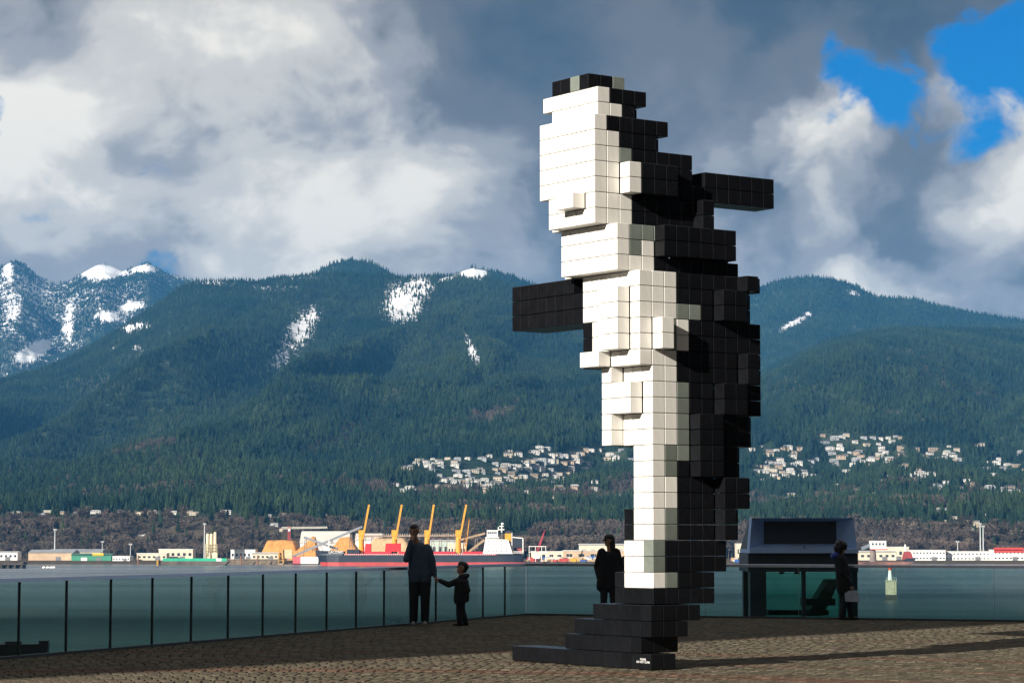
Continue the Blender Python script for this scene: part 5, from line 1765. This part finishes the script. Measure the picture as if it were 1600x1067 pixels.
def fuse(name, bones, mats, parent=None, voxel=0.009, keep=0.35, hem=None):
    """grow one continuous skin over tapered bones; each face takes the material of its nearest bone"""
    mb = MB()
    for a, ra, b, rb, m in bones: capsule(mb, a, ra, b, rb)
    me = mb.mesh(name, mats)
    o = bpy.data.objects.new(name, me); COL.objects.link(o)
    r = o.modifiers.new('r', 'REMESH'); r.mode = 'VOXEL'; r.voxel_size = voxel
    s = o.modifiers.new('s', 'SMOOTH'); s.factor = .5; s.iterations = 3
    d = o.modifiers.new('d', 'DECIMATE'); d.ratio = keep
    dg = bpy.context.evaluated_depsgraph_get()
    m2 = bpy.data.meshes.new_from_object(o.evaluated_get(dg))
    bpy.data.objects.remove(o)
    m2.name = name
    m2.materials.clear()
    for m in mats: m2.materials.append(m)
    n = len(m2.polygons)
    cen = np.empty(n * 3, np.float32); m2.polygons.foreach_get('center', cen); cen = cen.reshape(-1, 3)
    best = np.full(n, 1e9); idx = np.zeros(n, np.int32)
    for a, ra, b, rb, m in bones:
        A, B = np.array(a, float), np.array(b, float)
        d_ = B - A; l2 = max(1e-9, d_ @ d_)
        t = np.clip(((cen - A) @ d_) / l2, 0, 1)
        dist = np.linalg.norm(cen - (A + t[:, None] * d_), axis=1) - (ra + (rb - ra) * t)
        k = dist < best; best[k] = dist[k]; idx[k] = m
    if hem is not None:                     # a level hem between top and trousers
        core = np.abs(cen[:, 0]) < .24
        idx[(idx == 2) & (cen[:, 2] > hem)] = 1
        idx[(idx == 1) & (cen[:, 2] <= hem) & core] = 2
    m2.polygons.foreach_set('material_index', idx); m2.polygons.foreach_set('use_smooth', [True] * n)
    o = bpy.data.objects.new(name, m2); COL.objects.link(o)
    if parent: o.parent = parent
    return o


def V3(*a): return Vector(a)


def hand(bones, wrist, fwd, palm_n, s=1.0, curl=.5, m=0, spread=.016):
    """palm, four bent fingers of unequal length and a thumb leaving the side of the palm"""
    f = Vector(fwd).normalized(); n = Vector(palm_n).normalized(); side = f.cross(n).normalized()
    kn = wrist + f * .085 * s
    for q in (-1, 0, 1): bones.append((wrist + side * (.014 * q * s), .019 * s, kn + side * (.024 * q * s), .014 * s, m))
    for q, ln in ((-1.5, .060), (-.5, .074), (.5, .070), (1.5, .054)):
        a = kn + side * (spread * q * 1.15 * s)
        b = a + (f * (1 - curl * .4) + n * curl * .7).normalized() * ln * .55 * s
        c = b + (f * (1 - curl) + n * curl * 1.3).normalized() * ln * .5 * s
        bones.append((a, .0095 * s, b, .0088 * s, m)); bones.append((b, .0088 * s, c, .0075 * s, m))
    a = wrist + f * .025 * s - side * .026 * s
    b = a + (f * .7 - side * .55 + n * .35).normalized() * .036 * s
    bones.append((a, .012 * s, b, .0105 * s, m)); bones.append((b, .0105 * s, b + (f * .9 + n * .4).normalized() * .03 * s, .0085 * s, m))


def head(bones, c, look, s=1.0, m=0):
    """skull, jaw, nose, brow and ears; returns axes for the face details"""
    l = Vector(look).normalized(); up = (Vector((0, 0, 1)) - l * l.z).normalized(); r = l.cross(up)
    bones.append((c + up * .03 * s - l * .012 * s, .088 * s, c + up * .035 * s + l * .012 * s, .082 * s, m))
    bones.append((c - up * .045 * s + l * .02 * s, .066 * s, c - up * .075 * s + l * .038 * s, .040 * s, m))
    bones.append((c + up * .018 * s + l * .088 * s, .011 * s, c - up * .018 * s + l * .106 * s, .015 * s, m))
    for q in (-1, 1):
        bones.append((c + r * (.08 * q * s) + up * .012 * s - l * .01 * s, .014 * s, c + r * (.084 * q * s) - up * .022 * s - l * .004 * s, .012 * s, m))
        bones.append((c + r * (.018 * q * s) + up * .032 * s + l * .078 * s, .014 * s, c + r * (.04 * q * s) + up * .03 * s + l * .066 * s, .013 * s, m))
    bones.append((c + r * .018 * s - up * .05 * s + l * .074 * s, .012 * s, c - r * .018 * s - up * .05 * s + l * .074 * s, .012 * s, m))
    return l, up, r


def face_bits(parent, c, l, up, r, s=1.0, glasses=False):
    for q in (-1, 1):
        b = MB(); b.sphere(tuple(c + r * (.031 * q * s) + up * .012 * s + l * .074 * s), .0125 * s, 0, 10, 6); b.build('eye', M('eye_white_and_iris', (.10, .08, .07), .25, .05), parent, smooth=True)
    b = MB(); b.beam(c - up * .052 * s + l * .087 * s - r * .022 * s, c - up * .052 * s + l * .087 * s + r * .022 * s, .006 * s, .006 * s); b.build('mouth', M('lips', (.20, .08, .07), .5, .05), parent)
    if glasses:
        b = MB()
        for q in (-1, 1): b.sphere(tuple(c + r * (.033 * q * s) + up * .012 * s + l * .092 * s), .028 * s, 0, 10, 6, (1, 1, .8))
        b.beam(c + r * .03 * s + up * .016 * s + l * .1 * s, c - r * .03 * s + up * .016 * s + l * .1 * s, .006)
        for q in (-1, 1): b.beam(c + r * (.06 * q * s) + up * .016 * s + l * .07 * s, c + r * (.084 * q * s) + up * .014 * s - l * .02 * s, .006)
        b.build('sunglasses', M('black_lens', (.01, .01, .01), .15, .05), parent)


def legs(bones, hip, hipw, foot_l, foot_r, s, mt, ms, wide=1.0, face=(0, -1, 0), bend=.03):
    f = Vector(face).normalized()
    for sd, ft in ((-1, foot_l), (1, foot_r)):
        h_ = hip + V3(sd * hipw, 0, 0) if abs(f.y) > .5 else hip + V3(0, sd * hipw, 0)
        an = ft + V3(0, 0, .085 * s)
        kn = h_.lerp(an, .5) + f * bend
        bones.append((h_, .095 * s * wide, kn, .074 * s * wide, mt))
        bones.append((kn, .074 * s * wide, an + V3(0, 0, .02), .066 * s * wide, mt))
        heel = ft - f * .055 * s + V3(0, 0, .04 * s); toe = ft + f * .15 * s + V3(0, 0, .032 * s)
        bones.append((heel, .04 * s, toe, .032 * s, ms)); bones.append((an, .05 * s, heel + f * .04 * s, .042 * s, ms))


def person(loc, label, s_name='person'):
    return empty('person', loc, 0, label, 'person')


# ---- man: sweatshirt, one hand at his chin, the other holding the child's hand
g = ground(656, 976.5)
man = person(g, 'man in a blue-grey sweatshirt, one hand at his chin, holding a child\'s hand')
u = 45.0 / F
lx = lambda px: (px - 656) * u
lz = lambda py: (976.5 - py) * u
B = []
hip = V3(lx(656), 0, lz(902))
legs(B, hip + V3(0, 0, -.02), .10, V3(lx(646), -.02, 0), V3(lx(664), .02, 0), 1.06, 2, 3, 1.12)
for sd in (-1, 1):
    B.append((hip + V3(.085 * sd, 0, -.03), .118, hip + V3(.10 * sd, 0, .1), .125, 1 if False else 2))
    B.append((hip + V3(.085 * sd, .0, .04), .118, V3(lx(655) + .095 * sd, 0, lz(866)), .118, 1))
    B.append((V3(lx(655) + .09 * sd, 0, lz(868)), .12, V3(lx(655) + .135 * sd, 0, lz(855)), .075, 1))
B.append((hip + V3(0, .01, .05), .14, V3(lx(655), .01, lz(858)), .14, 1))
B.append((V3(lx(652), 0, lz(850)), .062, V3(lx(647), -.02, lz(838)), .058, 0))
hc = V3(lx(646.5), -.03, lz(829.5))
l, up, r = head(B, hc, (-.28, -1, .02), 1.04, 0)
# raised arm (towards the picture's left)
sh = V3(lx(641), -.01, lz(856)); el = V3(lx(635), -.16, lz(873)); wr = V3(lx(642), -.17, lz(846))
B.append((sh, .078, el, .062, 1)); B.append((el, .06, wr, .045, 1))
hand(B, wr, (.25, .25, 1), (.2, .9, -.1), 1.05, .75, 0)
# hanging arm
sh2 = V3(lx(669), -.01, lz(857)); el2 = V3(lx(676), -.02, lz(876)); wr2 = V3(lx(679), -.03, lz(898))
B.append((sh2, .075, el2, .058, 1)); B.append((el2, .058, wr2, .042, 1))
hand(B, wr2, (.18, 0, -1), (.9, .1, .1), 1.05, .55, 0)
man_mats = [skin_m, M('blue_grey_sweatshirt', (.055, .085, .13), .85, .15, 8.), M('dark_trousers', (.012, .013, .017), .85, .2, 8.), shoe_w]
body = fuse('body', B, man_mats, man, hem=lz(908))
HB = [(hc + up * .055 - l * .03, .088, hc + up * .06 + l * .02, .078, 0), (hc + up * .02 - l * .055, .07, hc - up * .03 - l * .06, .055, 0)]
fuse('hair', HB, [hair_m], man)
face_bits(man, hc, l, up, r, 1.04)

# ---- child in a hooded coat, looking up at him
g = ground(719, 977)
kid = person(g, 'small child in a dark hooded coat reaching up to hold the man\'s hand')
lx = lambda px: (px - 719) * u
lz = lambda py: (977 - py) * u
B = []
hip = V3(lx(720), 0, lz(935))
legs(B, hip, .055, V3(lx(718.5), -.05, 0), V3(lx(727), .06, 0), .72, 2, 3, 1.15, (-1, 0, 0), .02)
for sd in (-1, 1):
    B.append((V3(lx(719), .075 * sd, lz(938)), .105, V3(lx(721), .07 * sd, lz(912)), .115, 1))
    B.append((V3(lx(721), .07 * sd, lz(912)), .105, V3(lx(721), .06 * sd, lz(903)), .07, 1))
B.append((V3(lx(716), 0, lz(937)), .09, V3(lx(718), 0, lz(910)), .09, 1)); B.append((V3(lx(727), 0, lz(935)), .075, V3(lx(726), 0, lz(910)), .08, 1))
B.append((V3(lx(721), 0, lz(905)), .05, V3(lx(721), 0, lz(896)), .048, 0))
B.append((V3(lx(727), -.05, lz(901)), .05, V3(lx(727), .05, lz(901)), .05, 1)); B.append((V3(lx(730), 0, lz(899)), .045, V3(lx(724), 0, lz(901)), .05, 1))
hc = V3(lx(721.5), 0, lz(887.5))
l, up, r = head(B, hc, (-1, -.25, .35), .93, 0)
sh = V3(lx(716), -.08, lz(907)); el = V3(lx(701), -.07, lz(913)); wr = V3(lx(687.5), -.05, lz(907))
B.append((sh, .062, el, .055, 1)); B.append((el, .055, wr, .04, 1))
hand(B, wr, (-1, 0, .35), (0, .5, .8), .72, .55, 0)
sh = V3(lx(726), .06, lz(907)); el = V3(lx(731), -.06, lz(922)); wr = V3(lx(724), -.12, lz(929))
B.append((sh, .06, el, .052, 1)); B.append((el, .052, wr, .04, 1))
hand(B, wr, (-.8, -.2, -.5), (0, .3, -.8), .70, .6, 0)
fuse('body', B, [skin_m, M('dark_coat', (.010, .010, .012), .9, .2, 8.), man_mats[2], shoe_k], kid, .0075)
HB = [(hc + up * .045 - l * .03, .086, hc + up * .055 + l * .02, .074, 0), (hc + up * .02 - l * .05, .068, hc - up * .02 - l * .055, .05, 0)]
fuse('hair', HB, [hair_m], kid)
face_bits(kid, hc, l, up, r, .93)

# ---- woman with long hair and sunglasses, coat, hands in pockets
YW = 49.5
u2 = YW / F
g = ground(950, 838 + EYE * F / YW + .0)
g = Vector(((950 - CX) * u2, YW, 0))
lady = person(g, 'woman with long dark hair, sunglasses and a dark coat standing left of the sculpture')
fy = 838 + EYE * F / YW
lx = lambda px: (px - 950) * u2
lz = lambda py: (fy - py) * u2
B = []
hip = V3(lx(950), 0, lz(908))
legs(B, hip + V3(0, 0, -.05), .085, V3(lx(942), 0, 0), V3(lx(958), .02, 0), .95, 2, 3)
for sd in (-1, 1):
    B.append((V3(lx(950) + .13 * sd, 0, lz(915)), .115, V3(lx(951) + .10 * sd, 0, lz(890)), .115, 1))
    B.append((V3(lx(951) + .10 * sd, 0, lz(890)), .115, V3(lx(951) + .11 * sd, 0, lz(868)), .10, 1))
    B.append((V3(lx(951) + .10 * sd, 0, lz(868)), .1, V3(lx(951) + .135 * sd, 0, lz(861)), .07, 1))
    el = V3(lx(951) + .245 * sd, .04, lz(885)); wr = V3(lx(951) + .20 * sd, -.06, lz(902))
    B.append((V3(lx(951) + .16 * sd, 0, lz(862)), .068, el, .058, 1)); B.append((el, .058, wr, .05, 1))
    hand(B, wr, (-.35 * sd, -.1, -1), (-sd, 0, 0), .92, .5, 0)
B.append((V3(lx(950), .0, lz(915)), .12, V3(lx(951), 0, lz(870)), .11, 1))
B.append((V3(lx(952), 0, lz(860)), .05, V3(lx(951), 0, lz(851)), .048, 0))
hc = V3(lx(950.5), 0, lz(844.5))
l, up, r = head(B, hc, (-1, -.35, .05), .96, 0)
fuse('body', B, [skin_m, M('black_wool_coat', (.009, .009, .010), .9, .2, 8.), man_mats[2], shoe_k], lady)
HB = [(hc + up * .05 - l * .03, .09, hc + up * .055 + l * .015, .08, 0), (hc + up * .02 - l * .05, .085, hc - up * .10 - l * .07, .075, 0), (hc - up * .10 - l * .07, .075, hc - up * .27 - l * .10, .055, 0),
      (hc - r * .04 - l * .06, .06, hc - up * .25 - l * .07 - r * .05, .04, 0), (hc + r * .04 - l * .06, .06, hc - up * .25 - l * .07 + r * .05, .04, 0)]
fuse('hair', HB, [hair_m], lady)
face_bits(lady, hc, l, up, r, .96, True)

# ---- person mostly hidden by the sculpture, with a blue bag
YH = 50.3
u3 = YH / F
fy3 = 838 + EYE * F / YH
hid = person(Vector(((985 - CX) * u3, YH, 0)), 'dark-haired person mostly hidden behind the sculpture, next to the woman in sunglasses')
lx = lambda px: (px - 985) * u3
lz = lambda py: (fy3 - py) * u3
B = []
hip = V3(0, 0, lz(913))
legs(B, hip, .08, V3(-.09, 0, 0), V3(.09, .03, 0), .9, 2, 3)
for sd in (-1, 1):
    B.append((V3(.10 * sd, 0, lz(916)), .11, V3(.10 * sd, 0, lz(880)), .105, 1)); B.append((V3(.09 * sd, 0, lz(880)), .1, V3(.13 * sd, 0, lz(873)), .065, 1))
    el = V3(.21 * sd, .02, lz(893)); wr = V3(.21 * sd, -.06, lz(908))
    B.append((V3(.15 * sd, 0, lz(874)), .062, el, .052, 1)); B.append((el, .052, wr, .042, 1)); hand(B, wr, (0, -.1, -1), (-sd, 0, 0), .85, .8, 0)
B.append((V3(0, 0, lz(872)), .048, V3(0, 0, lz(865)), .046, 0))
hc = V3(-.01, 0, lz(858.5))
l, up, r = head(B, hc, (-.4, -1, 0), .95, 0)
fuse('body', B, [skin_m, M('navy_jacket', (.012, .015, .03), .85, .2, 8.), man_mats[2], shoe_k], hid)
fuse('hair', [(hc + up * .045 - l * .03, .09, hc + up * .05 + l * .015, .08, 0), (hc - l * .05, .08, hc - up * .2 - l * .07, .06, 0)], [hair_m], hid)
face_bits(hid, hc, l, up, r, .95)
bag = empty('shoulder_bag', Vector(((975.5 - CX) * u3, YH - .12, lz(920))), 0, 'bright blue bag carried by the half-hidden person beside the sculpture', 'bag')
b = MB(); b.prism([(-.13, -.05), (.13, -.05), (.13, .05), (-.13, .05)], 0, .26, 0, [(-.09, -.03), (.09, -.03), (.09, .03), (-.09, .03)]); b.build('body', M('blue_bag_cloth', (.02, .10, .33), .7, .1, 10.), bag)
b = MB()
for q in range(8):
    a0, a1 = math.pi * q / 8, math.pi * (q + 1) / 8
    b.tube((.07 * math.cos(a0), 0, .255 + .1 * math.sin(a0)), (.07 * math.cos(a1), 0, .255 + .1 * math.sin(a1)), .007, .007, 6)
b.build('handle', M('blue_bag_strap', (.02, .06, .2), .7, .1, 10.), bag)

# ---- person at the kiosk: bushy hair, blue hood, walking to the right with a pale bag
YR = 48.6
u4 = YR / F
fy4 = 838 + EYE * F / YR
rgt = person(Vector(((1318 - CX) * u4, YR, 0)), 'person with bushy dark hair and a blue hood walking past the kiosk')
lx = lambda px: (px - 1318) * u4
lz = lambda py: (fy4 - py) * u4
B = []
hip = V3(lx(1317), 0, lz(914))
legs(B, hip, .075, V3(lx(1312), -.05, 0), V3(lx(1327), .05, 0), .88, 2, 3, 1.05, (1, 0, 0), .03)
for sd in (-1, 1):
    B.append((V3(lx(1316), .09 * sd, lz(920)), .13, V3(lx(1315), .08 * sd, lz(893)), .135, 1))
    B.append((V3(lx(1315), .08 * sd, lz(893)), .135, V3(lx(1311), .08 * sd, lz(874)), .115, 1))
    el = V3(lx(1312), .19 * sd, lz(893)); wr = V3(lx(1325), .17 * sd, lz(912))
    B.append((V3(lx(1311), .14 * sd, lz(873)), .07, el, .058, 1)); B.append((el, .058, wr, .042, 1))
    hand(B, wr, (.3, 0, -1), (.3 * sd, -sd, 0), .88, .8, 0)
B.append((V3(lx(1311), 0, lz(867)), .055, V3(lx(1313), 0, lz(860)), .05, 0))
hc = V3(lx(1313), 0, lz(856))
l, up, r = head(B, hc, (1, -.2, -.1), .93, 0)
fuse('body', B, [skin_m, M('black_parka', (.008, .008, .010), .9, .2, 8.), man_mats[2], shoe_k], rgt)
HB = [(hc + up * .05 - l * .02, .105, hc + up * .05 + l * .02, .095, 0), (hc - l * .05, .105, hc - up * .06 - l * .04, .09, 0)]
hr3 = random.Random(5)
for q in range(26):
    d_ = Vector((hr3.gauss(0, 1), hr3.gauss(0, 1), hr3.gauss(.3, 1))).normalized()
    p = hc + up * .035 - l * .03 + d_ * .095
    if d_.dot(l) < .45: HB.append((p, .03, p + d_ * .015, .024, 0))
fuse('hair', HB, [hair_m], rgt)
fuse('hood', [(V3(lx(1301), -.07, lz(868)), .055, V3(lx(1308), .0, lz(865)), .06, 0), (V3(lx(1301), .07, lz(868)), .055, V3(lx(1308), .0, lz(866)), .06, 0), (V3(lx(1300), -.05, lz(869)), .05, V3(lx(1300), .05, lz(869)), .05, 0)], [M('blue_hood_lining', (.02, .05, .32), .7, .1, 8.)], rgt)
face_bits(rgt, hc, l, up, r, .93)
bag = empty('carrier_bag', Vector(((1327 - CX) * u4, YR - .17, lz(938))), 0, 'pale blue-white carrier bag held by the person at the kiosk', 'bag')
b = MB(); b.hexa([(-.13, -.04, 0), (.14, -.04, -.01), (.14, .04, -.01), (-.13, .04, 0), (-.15, -.03, .2), (.1, -.03, .21), (.1, .03, .21), (-.15, .03, .2)]); b.build('body', M('pale_bag', (.40, .45, .52), .6, .08, 10.), bag)
b = MB()
for q in range(8):
    a0, a1 = math.pi * q / 8, math.pi * (q + 1) / 8
    b.tube((-.02 + .06 * math.cos(a0), 0, .2 + .1 * math.sin(a0)), (-.02 + .06 * math.cos(a1), 0, .2 + .1 * math.sin(a1)), .006, .006, 6)
b.build('handle', M('pale_bag', (.40, .45, .52), .6, .08, 10.), bag)

# ------------------------------------------------------------------ unseen towers added behind and beside the viewer to block sky light
tw_w = M('tower_concrete', (0.13, 0.13, 0.13), .8, .12, .1)
for k, (tx, ty, w, d, hgt) in enumerate(((14, -58, 34, 26, 105), (58, -66, 40, 30, 130), (104, -50, 34, 34, 95), (-14, -95, 26, 26, 46), (84, 2, 44, 52, 110), (128, 60, 34, 40, 75))):
    t = empty('sky_block_tower', (tx, ty, 0), 0.1 * k, ['added grey sky-blocking tower directly behind the plaza', 'tallest added grey sky-blocking tower behind the plaza', 'broad added grey sky-blocking tower behind the plaza on the right', 'lower added grey sky-blocking tower behind the hall', 'added grey sky-blocking tower to the right of the plaza', 'small added grey sky-blocking tower far to the right of the plaza'][k], 'tower')
    b = MB(); b.box(-w / 2, w / 2, -d / 2, d / 2, -20, hgt); b.build('wall', tw_w, t)
    b = MB()
    for fl in range(int(hgt / 4)):
        b.box(-w / 2 - .08, w / 2 + .08, -d / 2 - .08, d / 2 + .08, fl * 4 + 1.1, fl * 4 + 3.2)
    b.build('window_bands', hall_glass, t)
    b = MB(); b.box(-w / 2 - .5, w / 2 + .5, -d / 2 - .5, d / 2 + .5, hgt + .01, hgt + 1.2); b.build('roof', hall_wall, t)

# ------------------------------------------------------------------ the air
hz = bpy.data.materials.new('haze_air')
hz.use_nodes = True
nt = hz.node_tree; nt.nodes.clear()
pv = nt.nodes.new('ShaderNodeVolumePrincipled')
pv.inputs['Color'].default_value = (0.10, 0.45, 1.0, 1)
pv.inputs['Density'].default_value = HAZE
pv.inputs['Anisotropy'].default_value = 0.1
out = nt.nodes.new('ShaderNodeOutputMaterial'); nt.links.new(pv.outputs[0], out.inputs['Volume'])
mb = MB(); mb.box(-9500, 9500, -400, 15000, -45, 1480)
o = mb.build('haze', hz)
tag(o, 'thin blue haze over the inlet and the mountains', 'haze', None, 'stuff')
